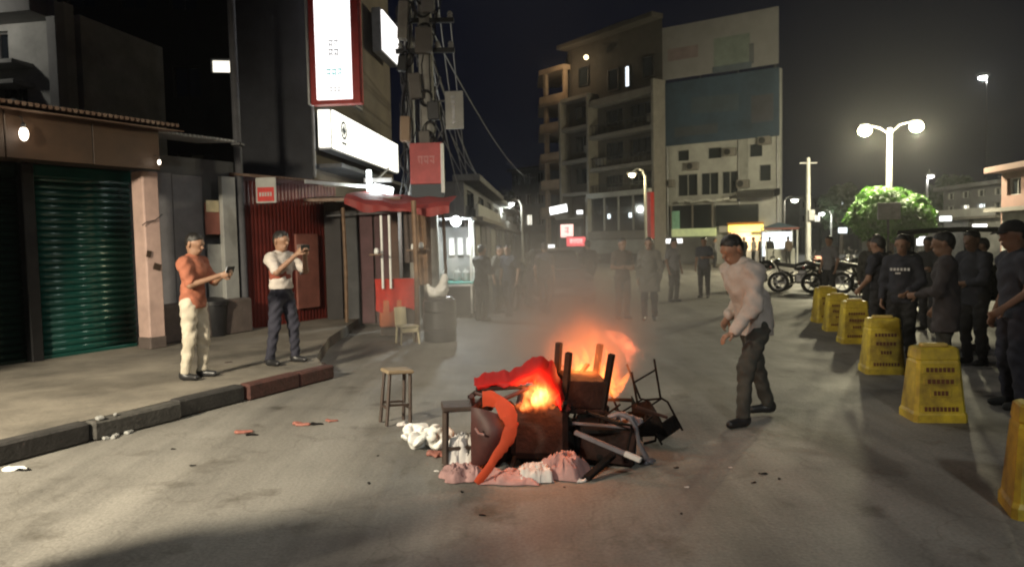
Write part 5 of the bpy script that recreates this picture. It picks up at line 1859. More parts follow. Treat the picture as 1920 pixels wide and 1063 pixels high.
extra = [((5.95, 11.0), 210, 'black', 'dark silhouetted bystander behind the third barrier'), ((5.9, 9.3), -70, 'jacket', 'dark bystander behind the man in the printed jacket'),
         ((6.7, 10.4), -110, 'dark_brown', 'bystander in dark brown at the back of the right crowd'), ((5.75, 8.1), -100, 'jacket', 'dark bystander between the long shirted man and the capped man'),
         ((7.2, 12.6), -60, 'black', 'bystander in black at the back of the crowd before the rickshaw'), ((7.0, 14.2), -40, 'olive', 'bystander in olive behind the farthest barriers')]
for p_, a_, c_, lab in extra:
    person(lab, (*p_, 0), R(a_), random.uniform(1.58, 1.7), dict(lean=random.uniform(0, .1), elL=(.24, random.uniform(-.15, .05), 1.1), wrL=(random.uniform(.05, .2), -.22, random.uniform(.9, 1.15))), C[c_], C['black'], M['rubber'], .015, 'long', random.uniform(.76, .86), skin='skin_dark')
for p_, a_, c_, lab in (((.75, 16.9), 160, 'dark_brown', 'bystander in dark brown walking before the parked car'), ((-.05, 16.6), -30, 'jacket', 'dark bystander beside the motorcycle left of the car')):
    person(lab, (*p_, 0), R(a_), random.uniform(1.58, 1.68), dict(lean=.08, knL=(.1, -.14, .5), anL=(.11, -.2, .085), anR=(-.11, .18, .09)), C[c_], C['black'], M['rubber'], .016, 'short', .84, face=False)

# small far figures near the lit shops
far = [(1395, 44, 'black', 'tiny figure in black at the left of the yellow lit shop'), (1413, 43, 'white_stripe', 'tiny figure in white before the yellow lit shop'),
       (1428, 44, 'jacket', 'tiny dark figure at the right of the yellow lit shop'), (1443, 42, 'black', 'tiny figure in black left of the blue tent'),
       (1478, 41, 'brown', 'tiny figure in brown at the blue tent'), (1340, 40, 'grey', 'tiny grey figure before the pale green sign')]
for k, (px, d_, c_, lab) in enumerate(far):
    g = at(px, 470, d_)
    person(lab, (g.x, d_, 0), R(random.uniform(-180, 180)), 1.62, {}, C[c_], C['black'], M['rubber'], .035, 'long', .84, face=False, hands=False, group='tiny far figures')


# ------------------------------------------------------------------ the burning heap
M['burn_red'] = mat('red_plastic', (.6, .018, .015), .65, 0, .25, 6, .05, 20, trans=.5)
M['orange_plastic'] = mat('orange_red_plastic', (.68, .09, .03), .7, 0, .2, 6, .05, 20, trans=.3)
M['maroon'] = mat('maroon_plastic', (.06, .014, .012), .6, 0, .4, 7, .08, 20)
M['char'] = mat('charred', (.008, .007, .007), .9, 0, .6, 12, .5, 30, spec=.15)
M['char_brown'] = mat('charred_brown', (.022, .011, .009), .8, 0, .5, 9, .4, 30, spec=.2)
M['pink_cloth'] = mat('pink_white_cloth', (.36, .21, .2), .85, 0, .35, 7, .3, 40)
M['paper'] = mat('white_paper', (.55, .52, .5), .8, 0, .15, 7, .2, 30)
M['chair_grey'] = mat('grey_worn_edge', (.12, .115, .13), .5, 0, .3, 9, .1, 30)


def W3(px, py, d_):
    return at(px, py, d_)


# small black stool at the left of the heap
def stool(label, loc, rot, seat_m, leg_m, w, hgt, t=.03, group=None, name='stool', apron=0, rails=True):
    o = thing(name, label, 'stool', loc, 0, group)
    o.rotation_euler = rot
    MB().box((0, 0, hgt), (w, w * .85, .035), None, .008).build('seat', seat_m, o)
    for sx in (-1, 1):
        for sy in (-1, 1):
            MB().bar((sx * (w / 2 - .03), sy * (w * .42 - .03), hgt - .01), (sx * (w / 2 - .015), sy * (w * .42 - .015), 0), t, t, .004).build('leg', leg_m, o)
    if apron:
        MB().box((0, 0, hgt - apron / 2 - .018), (w * .93, w * .78, apron), None, .01).build('apron', seat_m, o)
    if not rails:
        return o
    for sx in (-1, 1):
        MB().bar((sx * (w / 2 - .022), -(w * .4), hgt * .32), (sx * (w / 2 - .022), w * .4, hgt * .32), t * .7).build('rail', leg_m, o)
    for sy in (-1, 1):
        MB().bar((-(w / 2 - .03), sy * (w * .42 - .022), hgt * .38), ((w / 2 - .03), sy * (w * .42 - .022), hgt * .38), t * .7).build('rail', leg_m, o)
    return o


a = W3(866, 885, 5.32)
stool('dark wooden stool standing at the left front of the burning heap', (a.x, 5.45, 0), (0, 0, R(8)), M['wood_dark'], M['wood_dark'], .3, .47, .032)
a = W3(742, 800, 6.75)
stool('pale topped wooden stool standing apart left of the burning heap', (a.x - .02, 6.85, 0), (0, R(4), R(28)), M['wood_pale'], M['wood_dark'], .26, .5, .028)
# upturned stool in the flames
a = W3(1103, 790, 5.55)
stool('upturned dark stool with legs in the air amid the flames', (a.x - .01, 5.62, .86), (R(180) + R(8), R(5), R(12)), M['char_brown'], M['char'], .37, .46, .046, apron=.22, rails=False)
q = MB()


def plastic_chair(label, loc, rot, mt, rim, name='plastic_chair', sc=1.0):
    o = thing(name, label, 'chair', loc)
    o.rotation_euler = rot
    o.scale = (sc, sc, sc)

    def shell(u, v):          # a curved back wrapping round
        a_ = R(-205) + u * R(230)
        r_ = .235 + .03 * v
        return (r_ * math.cos(a_), r_ * math.sin(a_) * .92, .42 + v * (.36 - .16 * abs(2 * u - 1) ** 2))
    bk = MB().sheet(shell, 28, 8, .008).build('backrest', mt, o, True)
    top = [Vector(shell(k / 28, 1.0)) for k in range(29)]
    MB().tube(top, .017, 7).build('rim', rim, bk, True)
    MB().sheet(lambda u, v: (-.225 + .45 * u, -.21 + .42 * v, .42 - .025 * math.sin(pi * u) * math.sin(pi * v)), 10, 10, .01).build('seat', mt, o, True)
    for sx in (-1, 1):
        for sy in (-1, 1):
            MB().tube([(sx * .18, sy * .17, .42), (sx * .21, sy * .2, .2), (sx * .225, sy * .215, 0)], [.026, .022, .018], 7).build('leg', mt, o, True)
        MB().tube([(sx * .235, -.1, .6), (sx * .25, -.2, .58), (sx * .235, -.23, .43)], .018, 7).build('arm', rim, o, True)
    return o


# toppled maroon chair with its orange rim towards the flames
mc = thing('plastic_chair', 'toppled maroon plastic chair with orange red rim at the front of the heap', 'chair', (0, 0, 0))


def mshell(u, v):
    zt_, zb_ = 762 + 14 * v, 868 + 22 * v - 30 * v * v
    y = zt_ + (zb_ - zt_) * u
    xr = 918 + 38 * math.sin(pi * min(1, .15 + u * .85))
    return W3(884 + (xr - 884) * v, y, 5.2 - .1 * math.sin(pi * v) * math.sin(pi * u) - .06 * v)


MB().sheet(mshell, 16, 12, .012).build('backrest', M['maroon'], mc, True)
MB().sheet(lambda u, v: Vector(mshell(.02 + .9 * u, .03)) + Vector((.1 * v, .42 * v, .04 * math.sin(pi * u) + .05 * v)), 12, 8, .012).build('seat', M['maroon'], mc, True)
for (a_, b_) in (((890, 770, 5.5), (884, 742, 5.2)), ((920, 765, 5.55), (915, 735, 5.3)), ((900, 862, 5.55), (868, 872, 5.4))):
    MB().tube([W3(*a_), W3(*b_)], [.024, .018], 7).build('leg', M['maroon'], mc, True)
MB().tube([W3(891, 802, 5.06), W3(897, 812, 5.05), W3(908, 815, 5.05)], .008, 6).build('handle_slot', M['pink_cloth'], mc, True)
# orange strip bent over the front: armrest frame of the broken chair
st_ = thing('broken_arm_frame', 'bright orange red bent armrest lying over the maroon chair', 'chair frame', (0, 0, 0))
pts = [W3(905, 748, 5.12), W3(932, 752, 5.08), W3(953, 778, 5.05), W3(958, 803, 5.04), W3(945, 832, 5.03), W3(925, 862, 5.02), W3(905, 892, 5.02), W3(893, 903, 5.03)]


def ribbon(pts, wds, th):
    def fn(u, v):
        f_ = u * (len(pts) - 1)
        i_ = min(int(f_), len(pts) - 2)
        t_ = f_ - i_
        p0, p1, p2, p3 = pts[max(i_ - 1, 0)], pts[i_], pts[i_ + 1], pts[min(i_ + 2, len(pts) - 1)]
        p_ = .5 * ((2 * p1) + (p2 - p0) * t_ + (2 * p0 - 5 * p1 + 4 * p2 - p3) * t_ ** 2 + (3 * p1 - p0 - 3 * p2 + p3) * t_ ** 3)
        tg = (p2 - p1).normalized()
        nr = tg.cross(Vector((0, 1, .2))).normalized()
        w_ = (wds[i_] * (1 - t_) + wds[i_ + 1] * t_) * (1 + .35 * mnoise.noise(Vector((u * 9, 0, pts[0].x * 5))))
        p_ = p_ + Vector((0, 0, .012 * mnoise.noise(Vector((u * 12, 3, pts[0].z)))))
        return p_ + nr * (v - .5) * w_ + Vector((0, .006 * (v - .5) ** 2 * 4, 0))
    return MB().sheet(fn, 44, 6, th)


ribbon(pts, [.12, .12, .11, .09, .07, .06, .06, .045], .012).build('strip', M['orange_plastic'], st_, True)
pts2 = [W3(965, 790, 5.1), W3(955, 820, 5.07), W3(938, 845, 5.05), W3(928, 862, 5.04)]
ribbon(pts2, [.05, .08, .07, .03], .012).build('strip', M['orange_plastic'], st_, True)

# dark upholstered chair lying face down in the centre
dc = thing('upholstered_chair', 'charred dark chair lying on its back at the centre of the heap', 'chair', tuple(W3(1012, 868, 5.3)), R(-6))
dc.location.z = .05
MB().box((0, .05, .24), (.42, .1, .4), Matrix.Rotation(R(-18), 3, 'X'), .04).build('seat', M['char_brown'], dc)
MB().box((.02, .3, .42), (.42, .46, .07), Matrix.Rotation(R(10), 3, 'X'), .03).build('backrest', M['maroon'], dc)
for sx in (-1, 1):
    MB().bar((sx * .18, -.04, .07), (sx * .21, -.18, -.03), .03, .03, .004).build('leg', M['char'], dc)
    MB().bar((sx * .18, .02, .42), (sx * .2, -.16, .5), .03, .03, .004).build('leg', M['char'], dc)

# bright red plastic shell above the first flame
rsn = thing('red_plastic_shell', 'bright red broken chair shell glowing above the flames', 'chair shell', (0, 0, 0))
topl = [W3(889, 708, 5.5), W3(925, 699, 5.52), W3(962, 690, 5.55), W3(995, 676, 5.6), W3(1018, 667, 5.62), W3(1038, 682, 5.6), W3(1052, 715, 5.55), W3(1058, 742, 5.5)]
botl = [W3(898, 730, 5.35), W3(928, 726, 5.35), W3(962, 722, 5.33), W3(990, 716, 5.36), W3(1005, 716, 5.42), W3(1022, 735, 5.4), W3(1040, 758, 5.38), W3(1050, 772, 5.36)]


def interp(L, u):
    f_ = u * (len(L) - 1)
    i_ = min(int(f_), len(L) - 2)
    t_ = f_ - i_
    return L[i_].lerp(L[i_ + 1], t_)


MB().sheet(lambda u, v: interp(topl, u).lerp(interp(botl, u), v) + Vector((0, -.1 * math.sin(pi * v), .0)) + Vector((.2, 1, .8)) * .03 * mnoise.noise(Vector((u * 8, v * 3, 1.7))) + Vector((0, 0, (.5 - v) * .05 * mnoise.noise(Vector((u * 21, 0, 4))))), 50, 10, .008).build('shell', M['burn_red'], rsn, True)
MB().tube([interp(botl, .0) + Vector((-.02, 0, 0)), interp(botl, .3) + Vector((0, -.02, -.015)), interp(botl, .6) + Vector((0, -.03, -.02))], [.02, .016, .012], 7).build('edge_tube', M['char_brown'], rsn, True)
MB().tube([W3(893, 735, 5.4), W3(940, 750, 5.25), W3(990, 728, 5.3)], [.022, .018, .014], 7).build('leg', M['maroon'], rsn, True)
MB().tube([W3(880, 745, 5.5), W3(900, 730, 5.45), W3(935, 718, 5.5)], [.02, .02, .016], 7).build('leg', M['char_brown'], rsn, True)

# black plastic chair, overturned, right of centre
a = W3(1160, 850, 5.5)
plastic_chair('overturned black plastic chair with grey worn rim at the right of the heap', (a.x - .2, 5.8, .38), (R(150), R(20), R(-30)), M['char'], M['chair_grey'], sc=.75)
a = W3(1215, 860, 5.75)
plastic_chair('second black plastic chair crumpled on its side at the right end of the heap', (a.x - .3, 6.05, .16), (R(75), R(40), R(60)), M['char'], M['char'], sc=.65)
# black boards and sticks
def plank(label, a_, b_, w_, t_, m_, name='plank', cat='plank', tip=None):
    o = thing(name, label, cat, (0, 0, 0))
    MB().bar(a_, b_, w_, t_, .004).build('board', M[m_], o)
    if tip:
        d_ = (b_ - a_).normalized()
        MB().bar(b_ - d_ * .005, b_ + d_ * .12, w_ * 1.15, t_ * 1.15, .006).build('tip', M[tip], o)
    return o


plank('grey stick with white end sticking out of the heap at the front right', W3(1078, 810, 5.2), W3(1172, 850, 5.02), .032, .032, 'chair_grey', 'stick', 'stick', 'paper')
plank('black charred plank leaning down to the road at the front right', W3(1150, 852, 5.25), W3(1100, 896, 5.05), .06, .03, 'char')
plank('long charred plank along the front of the heap', W3(905, 897, 5.12), W3(1090, 893, 5.14), .05, .03, 'char')
plank('bent dark stick poking out of the right end of the heap', W3(1192, 762, 5.7), W3(1252, 783, 5.65), .022, .022, 'char_brown', 'stick', 'stick')
plank('short plank glowing red behind the upturned stool', W3(1075, 716, 5.75), W3(1103, 682, 5.8), .05, .02, 'orange_plastic')
plank('charred table board under the upturned stool', W3(1085, 800, 5.45), W3(1190, 800, 5.5), .3, .03, 'char')

def chair_frame(label, loc, rot, m_, sc=1.0):
    o = thing('metal_chair_frame', label, 'chair frame', loc)
    o.rotation_euler = rot
    o.scale = (sc, sc, sc)
    for sx in (-1, 1):
        MB().tube([(sx * .2, -.2, 0), (sx * .19, -.19, .42), (sx * .185, -.1, .445), (sx * .185, .14, .45), (sx * .19, .2, .5), (sx * .185, .26, .84)], .0125, 7).build('side_tube', M[m_], o, True)
        MB().tube([(sx * .195, .24, 0), (sx * .19, .12, .44)], .0125, 7).build('leg', M[m_], o, True)
    for (y, z) in ((-.15, .43), (.14, .45), (.2, .12), (.245, .8), (.225, .66)):
        MB().tube([(-.19, y, z), (.19, y, z)], .0105, 6).build('cross_tube', M[m_], o, True)
    MB().box((0, .24, .73), (.34, .018, .15), Matrix.Rotation(R(-8), 3, 'X'), .006).build('back_panel', M['char'], o)
    return o


a = W3(1185, 840, 5.7)
chair_frame('blackened metal chair frame on its side at the right end of the heap', (a.x - .02, 5.62, .2), (R(84), R(12), R(-35)), 'char', .72)
chair_frame('blackened metal chair frame upside down behind the black chairs', (W3(1180, 800, 6.0).x, 6.05, .62), (R(165), R(-14), R(40)), 'char', .75)
chair_frame('dark metal chair frame lying behind the upturned stool', (W3(1075, 800, 6.05).x, 6.2, .5), (R(110), R(20), R(-15)), 'char_brown', .85)

# rags and paper
def rag(label, px, py, d_, size, m_, seed, name='rag', cat='rag', fl=.35, z=None):
    r = random.Random(seed)
    c_ = W3(px, py, d_)
    es = []
    for k_ in range(13):
        a_ = r.uniform(0, 6.28)
        rr = r.uniform(.1, .62)
        p0 = Vector((math.cos(a_) * size * rr, math.sin(a_) * size * rr * .7, size * fl * r.uniform(.1, .8) * (1 - rr * .7)))
        p1 = p0 + Vector((r.uniform(-.4, .4), r.uniform(-.3, .3), r.uniform(-.1, .3) * fl)) * size
        p1.z = max(p1.z, size * .05)
        fd = (r.uniform(-1, 1), r.uniform(-1, 1), r.uniform(-1, 1))
        es.append((tuple(p0), tuple(p1), size * r.uniform(.2, .36), size * r.uniform(.1, .26), fd, r.uniform(1.2, 2.6)))
    o = solid_obj(name, es, max(.007, size * .03), M[m_], None, size * .05, cuts=[((0, 0, .003), (0, 0, 1))] if z is None else (), noise=(size * .022, 11 / size, seed), loc=(c_.x, c_.y, 0 if z is None else z))
    return tag(o, label, cat)


def clothrag(label, px, py, d_, sx, sy, hh, m_, seed, rz=0.0, name='rag', cat='rag', z=0.0):
    """a crumpled sheet of cloth or paper lying in folds"""
    c_ = W3(px, py, d_)
    o3 = Vector((seed * 7.3, seed * 3.1, 0))

    def fn(u, v):
        x, y = (u - .5) * sx, (v - .5) * sy
        e = 1 + .25 * mnoise.noise(Vector((u * 3, v * 3, 9)) + o3)
        x *= e; y *= e
        q3 = Vector((x / max(sx, sy) * 5, y / max(sx, sy) * 5, .3)) + o3
        f1 = 1 - abs(mnoise.noise(q3)) * 2
        f2 = 1 - abs(mnoise.noise(q3 * 2.3)) * 2
        edge = (1 - (2 * u - 1) ** 4) * (1 - (2 * v - 1) ** 4)
        h_ = hh * (edge ** .7 * (.45 + .38 * f1 + .2 * f2)) + .008
        x += .12 * sx * mnoise.noise(q3 * .8 + Vector((5, 0, 0)))
        return (x, y, max(.008, h_))
    o = MB().sheet(fn, 34, 26, .004).build(name, M[m_], None, True, loc=(c_.x, c_.y, z), rz=rz)
    return tag(o, label, cat)


rag('crumpled white plastic bag left of the dark stool, the larger one', 812, 822, 6.0, .24, 'white_plastic', 1, 'plastic_bag', 'bag', .8)
rag('crumpled white plastic bag nearer the pale topped stool', 785, 800, 6.3, .2, 'white_plastic', 2, 'plastic_bag', 'bag', .8)
rag('small white paper scrap below the pale topped stool', 757, 785, 6.75, .08, 'paper', 3, 'paper_scrap', 'paper')
rag('reddish scrap on the road left of the dark stool', 822, 850, 5.75, .12, 'red_panel', 4, 'scrap', 'scrap', .15)
clothrag('pinkish white rag bundle between the legs of the dark stool', 868, 850, 5.42, .24, .24, .27, 'paper', 5)
clothrag('pink rag on the road under the dark stool', 868, 880, 5.2, .3, .26, .1, 'pink_cloth', 6, .3)
clothrag('pink and white rag at the front of the heap left of centre', 955, 888, 5.12, .42, .25, .07, 'pink_cloth', 7, -.1)
clothrag('whitish paper rag at the front centre of the heap', 1005, 884, 5.12, .26, .2, .12, 'paper', 8, .2)
clothrag('pink rag lying at the front right of the centre', 1055, 880, 5.2, .3, .26, .18, 'pink_cloth', 9, -.4)
rag('white paper scrap at the very front edge of the heap', 1085, 896, 5.06, .07, 'paper', 10, 'paper_scrap', 'paper', .2)
rag('grey plastic bag wedged at the right side of the heap', 1165, 790, 5.45, .16, 'chair_grey', 11, 'plastic_bag', 'bag', .7, z=.28)
rag('pale scrap low at the right end of the heap', 1208, 850, 5.45, .1, 'chair_grey', 12, 'scrap', 'scrap')
rag('charred lump in the middle of the heap below the flames', 1030, 830, 5.6, .42, 'char', 15, 'charred_lump', 'debris', .8)
rag('charred lump below the red chair shell', 945, 830, 5.65, .34, 'char_brown', 16, 'charred_lump', 'debris', .9)
rag('charred lump under the upturned stool', 1115, 850, 5.7, .42, 'char', 17, 'charred_lump', 'debris', .9)
bs = thing('charred_cabinet', 'charred black cabinet lying at the right of the heap', 'cabinet', (W3(1140, 850, 5.45).x, 5.55, 0), R(-10))
MB().box((0, 0, .17), (.46, .34, .3), Matrix.Rotation(R(5), 3, 'Y'), .02).build('carcass', M['char'], bs)
MB().box((.02, -.19, .17), (.4, .02, .26), Matrix.Rotation(R(8), 3, 'Y'), .006).build('door', M['char_brown'], bs)
MB().bar((-.24, -.2, .335), (.2, -.17, .3), .03, .02, .004).build('edge_strip', M['chair_grey'], bs)
cs_ = thing('bent_rim', 'grey bent plastic rim arching over the right of the heap', 'chair rim', (0, 0, 0))
MB().tube([W3(1140, 782, 5.35), W3(1160, 776, 5.33), W3(1180, 782, 5.32), W3(1192, 802, 5.3), W3(1198, 830, 5.3), W3(1212, 858, 5.32)], [.016, .02, .02, .018, .016, .022], 8).build('rim', M['chair_grey'], cs_, True)

# litter on the road
for k, (px, py, m_, sz, lab) in enumerate(((452, 812, 'red_panel', .1, 'brick red fragment on the road below the kerb, left one'), (470, 816, 'char', .07, 'small black fragment beside the brick red one'),
                                          (560, 797, 'red_panel', .1, 'flat red fragment on the road below the kerb end'), (592, 796, 'char', .07, 'small black fragment between two red ones'), (620, 790, 'red_panel', .07, 'thin red fragment nearest to the pale topped stool'),
                                          (360, 873, 'char', .035, 'tiny dark pebble on the bright road'), (325, 842, 'char', .03, 'tinier dark pebble nearer the kerb'), (25, 881, 'white_plastic', .1, 'white and black scrap lying by the kerb at the left edge'),
                                          (42, 882, 'char', .06, 'black scrap beside the white one at the left edge'), (350, 738, 'char', .05, 'dark stain like scrap on the pavement before the man in orange'),
                                          (600, 682, 'wood_dark', .08, 'dark scrap on the pavement right of the man in white'), (432, 682, 'wood_dark', .1, 'dark shoe like scrap on the pavement between the two filming men'))):
    onp = k >= 9
    d3 = CAM_ROT.to_3x3() @ Vector(((px - 960) / FPX, -(py - 531.5) / FPX, -1))
    t_ = ((.15 if onp else 0) - CAM_H) / d3.z
    g_ = Vector((0, 0, CAM_H)) + d3 * t_
    r = random.Random(60 + k)
    es = [((r.uniform(-.5, 0) * sz, r.uniform(-.3, .3) * sz, sz * .12), (r.uniform(.2, 1.0) * sz, r.uniform(-.3, .3) * sz, sz * .1), sz * .28, sz * .16, (0, 0, 1), 1.5) for _ in range(3)]
    o = solid_obj('litter_scrap', es, max(.005, sz * .07), M[m_], None, sz * .1, cuts=[((0, 0, .001), (0, 0, 1))], noise=(sz * .05, 4 / sz, k), loc=(g_.x, g_.y, .15 if onp else 0))
    tag(o, lab, 'litter')

# burnt bits scattered round the heap: copies of three scraps
protos = []
for k in range(3):
    r = random.Random(200 + k)
    es = [((r.uniform(-.02, 0), r.uniform(-.012, .012), .004), (r.uniform(.01, .04), r.uniform(-.012, .012), .005), .012, .006, (0, 0, 1), 1.6) for _ in range(3)]
    V, Q = solid(es, .004, .006, [((0, 0, .0005), (0, 0, 1))], (.002, 180, k))
    me = bpy.data.meshes.new('burnt_bit')
    me.from_pydata(V.tolist(), [], Q.tolist())
    me.materials.append(M[('char', 'paper', 'char_brown')[k]])
    protos.append(me)
for k in range(20):
    a_ = random.uniform(0, 2 * pi)
    rr = random.uniform(.75, 1.7)
    x, y = .33 + rr * 1.05 * math.cos(a_), 5.55 + rr * .75 * math.sin(a_)
    o = link('burnt_bit', protos[k % 3], None, (x, y, 0), random.uniform(0, 6))
    s_ = random.uniform(.4, .95)
    o.scale = (s_, s_, s_)
    tag(o, 'tiny burnt bit scattered on the road around the burning heap', 'litter', 'burnt bits around the heap')

# ------------------------------------------------------------------ flames and smoke
def volume_mat(name, build):
    m = bpy.data.materials.new(name)
    m.use_nodes = True
    nt = m.node_tree
    nt.nodes.remove(nt.nodes['Principled BSDF'])
    v = nt.nodes.new('ShaderNodeVolumePrincipled')
    nt.links.new(v.outputs[0], nt.nodes['Material Output'].inputs['Volume'])
    build(nt, v)
    return m


def falloff(nt, centre_pow=1.0, nscale=3.0, stretch=(1, 1, .5), lo=.35, hi=.7, zfade=None, warp=.25):
    """soft ball falloff in object space (-1..1) times noise"""
    tc = nt.nodes.new('ShaderNodeTexCoord')
    mp = nt.nodes.new('ShaderNodeMapping')
    mp.inputs['Scale'].default_value = stretch
    nt.links.new(tc.outputs['Object'], mp.inputs['Vector'])
    n = nt.nodes.new('ShaderNodeTexNoise')
    n.inputs['Scale'].default_value = nscale
    n.inputs['Detail'].default_value = 5
    nt.links.new(mp.outputs[0], n.inputs['Vector'])
    sub = nt.nodes.new('ShaderNodeVectorMath'); sub.operation = 'SUBTRACT'
    sub.inputs[1].default_value = (.5, .5, .5)
    nt.links.new(n.outputs['Color'], sub.inputs[0])
    sc = nt.nodes.new('ShaderNodeVectorMath'); sc.operation = 'SCALE'
    sc.inputs['Scale'].default_value = warp * 2
    nt.links.new(sub.outputs[0], sc.inputs[0])
    ad = nt.nodes.new('ShaderNodeVectorMath'); ad.operation = 'ADD'
    nt.links.new(tc.outputs['Object'], ad.inputs[0])
    nt.links.new(sc.outputs[0], ad.inputs[1])
    ln = nt.nodes.new('ShaderNodeVectorMath'); ln.operation = 'LENGTH'
    nt.links.new(ad.outputs[0], ln.inputs[0])
    mr = nt.nodes.new('ShaderNodeMapRange')
    mr.interpolation_type = 'SMOOTHSTEP'
    mr.inputs[1].default_value = .9
    mr.inputs[2].default_value = .15
    nt.links.new(ln.outputs['Value'], mr.inputs[0])
    nr = nt.nodes.new('ShaderNodeMapRange')
    nr.inputs[1].default_value = lo
    nr.inputs[2].default_value = hi
    nt.links.new(n.outputs['Fac'], nr.inputs[0])
    mu = nt.nodes.new('ShaderNodeMath'); mu.operation = 'MULTIPLY'
    nt.links.new(mr.outputs[0], mu.inputs[0])
    nt.links.new(nr.outputs[0], mu.inputs[1])
    return mu.outputs[0]


def flame_mat(name, strength, c0, c1, nscale=2.6):
    def b(nt, v):
        f = falloff(nt, nscale=nscale, stretch=(1, 1, .4), lo=.36, hi=.6, warp=.42)
        v.inputs['Density'].default_value = 0.0
        m = nt.nodes.new('ShaderNodeMath'); m.operation = 'MULTIPLY'
        m.inputs[1].default_value = strength
        nt.links.new(f, m.inputs[0])
        r = nt.nodes.new('ShaderNodeValToRGB')
        r.color_ramp.elements[0].color = (*c0, 1)
        r.color_ramp.elements[1].color = (*c1, 1)
        r.color_ramp.elements[1].position = .9
        nt.links.new(f, r.inputs['Fac'])
        nt.links.new(r.outputs[0], v.inputs['Emission Color'])
        nt.links.new(m.outputs[0], v.inputs['Emission Strength'])
    m_ = volume_mat(name, b)
    m_.cycles.volume_step_rate = .5
    return m_


def vol_ball(name, c, rad, m, label=None, cat=None, kind=None, parent=None):
    o = MB().ball((0, 0, 0), 1.0, 12).build(name, m, parent, True)
    o.location = c
    o.scale = rad
    if label:
        tag(o, label, cat)
    if kind:
        tag(o, kind=kind)
    return o


fire = thing('fire', 'orange flames burning in the middle of the heap', 'fire', (0.35, 5.6, .25))
F0 = Vector(fire.location)


def fl(px, py, d_, wpx, hpx, dep, m):
    c_ = W3(px, py, d_) - F0
    return vol_ball('flame', tuple(c_), (wpx / FPX * d_ / 2, dep, hpx / FPX * d_ / 2), m, parent=fire)


fl(1012, 742, 5.3, 84, 70, .12, flame_mat('flame_bright', 70, (1, .13, .01), (1, .5, .14), 3.6))
fl(985, 762, 5.26, 50, 30, .08, flame_mat('flame_low', 40, (1, .1, .01), (1, .4, .1), 3.4))
fl(1088, 712, 5.75, 130, 80, .2, flame_mat('flame_back', 22, (1, .12, .01), (1, .4, .08), 3.2))
fl(1142, 712, 5.7, 80, 110, .16, flame_mat('flame_right', 11, (1, .13, .015), (1, .34, .06), 3))
fl(1105, 664, 5.85, 250, 210, .34, flame_mat('flame_glow', 4.2, (1, .14, .025), (1, .2, .04), 1.8))
# torn tongue of flame at the right: a closed bent body of glowing gas
def tongue_mat(name, strength, col):
    def b(nt, v):
        tc = nt.nodes.new('ShaderNodeTexCoord')
        n = nt.nodes.new('ShaderNodeTexNoise')
        n.inputs['Scale'].default_value = 16
        n.inputs['Detail'].default_value = 4
        nt.links.new(tc.outputs['Object'], n.inputs['Vector'])
        mr = nt.nodes.new('ShaderNodeMapRange')
        mr.inputs[1].default_value = .36
        mr.inputs[2].default_value = .6
        mr.inputs[4].default_value = strength
        nt.links.new(n.outputs['Fac'], mr.inputs[0])
        v.inputs['Density'].default_value = 0.0
        v.inputs['Emission Color'].default_value = (*col, 1)
        nt.links.new(mr.outputs[0], v.inputs['Emission Strength'])
    m = volume_mat(name, b)
    m.cycles.volume_step_rate = .4
    return m


fm = tongue_mat('flame_tongue', 8, (1, .19, .07))
fm2 = tongue_mat('flame_lick', 24, (1, .24, .04))


def lick(pts_, rads, m):
    MB().tube([p_ - F0 for p_ in pts_], rads, 9).build('tongue', m, fire, True)


lick([W3(1122, 622, 5.75), W3(1142, 626, 5.74), W3(1160, 634, 5.73), W3(1174, 646, 5.72), W3(1182, 664, 5.72), W3(1180, 692, 5.72)], [.008, .035, .055, .065, .05, .006], fm)
lick([W3(1172, 645, 5.74), W3(1190, 653, 5.73), W3(1202, 662, 5.72), W3(1208, 676, 5.72)], [.04, .03, .024, .004], fm)
for k, (x0, y0, x1, y1, w_, d_) in enumerate(((1000, 762, 1022, 716, .045, 5.22), (1018, 762, 1008, 708, .04, 5.26), (985, 765, 992, 735, .03, 5.24), (1035, 765, 1042, 735, .03, 5.25), (1075, 735, 1086, 668, .05, 5.72),
                                             (1095, 735, 1092, 640, .06, 5.8), (1118, 738, 1128, 662, .05, 5.78), (1140, 742, 1150, 690, .045, 5.66), (1150, 745, 1166, 704, .035, 5.64), (1062, 730, 1060, 690, .035, 5.75), (1105, 735, 1112, 648, .05, 5.9), (1160, 735, 1178, 686, .035, 5.8), (1130, 720, 1140, 640, .04, 5.95), (1085, 700, 1072, 640, .035, 5.95))):
    r = random.Random(k)
    ps = []
    for j in range(7):
        t_ = j / 6
        ps.append(W3(x0 + (x1 - x0) * t_ + 9 * math.sin(t_ * 5 + k) * t_, y0 + (y1 - y0) * t_, d_ + .02 * math.sin(t_ * 4 + k)))
    lick(ps, [w_ * q_ for q_ in (.55, 1.0, .95, .75, .5, .28, .05)], fm2)
lamp_light(fire, tuple(W3(1015, 735, 5.3) - F0 + Vector((0, -.06, .09))), 15, (1, .26, .07), .08)
lamp_light(fire, tuple(W3(1095, 690, 5.8) - F0), 17, (1, .27, .07), .16)
lamp_light(fire, tuple(W3(1150, 690, 5.75) - F0), 7, (1, .28, .08), .12)


def smoke_build(dens, nscale, stretch, lo, hi, warp, col):
    def b(nt, v):
        f = falloff(nt, nscale=nscale, stretch=stretch, lo=lo, hi=hi, warp=warp)
        m = nt.nodes.new('ShaderNodeMath'); m.operation = 'MULTIPLY'
        m.inputs[1].default_value = dens
        nt.links.new(f, m.inputs[0])
        nt.links.new(m.outputs[0], v.inputs['Density'])
        v.inputs['Color'].default_value = (*col, 1)
        v.inputs['Anisotropy'].default_value = .1
    return b


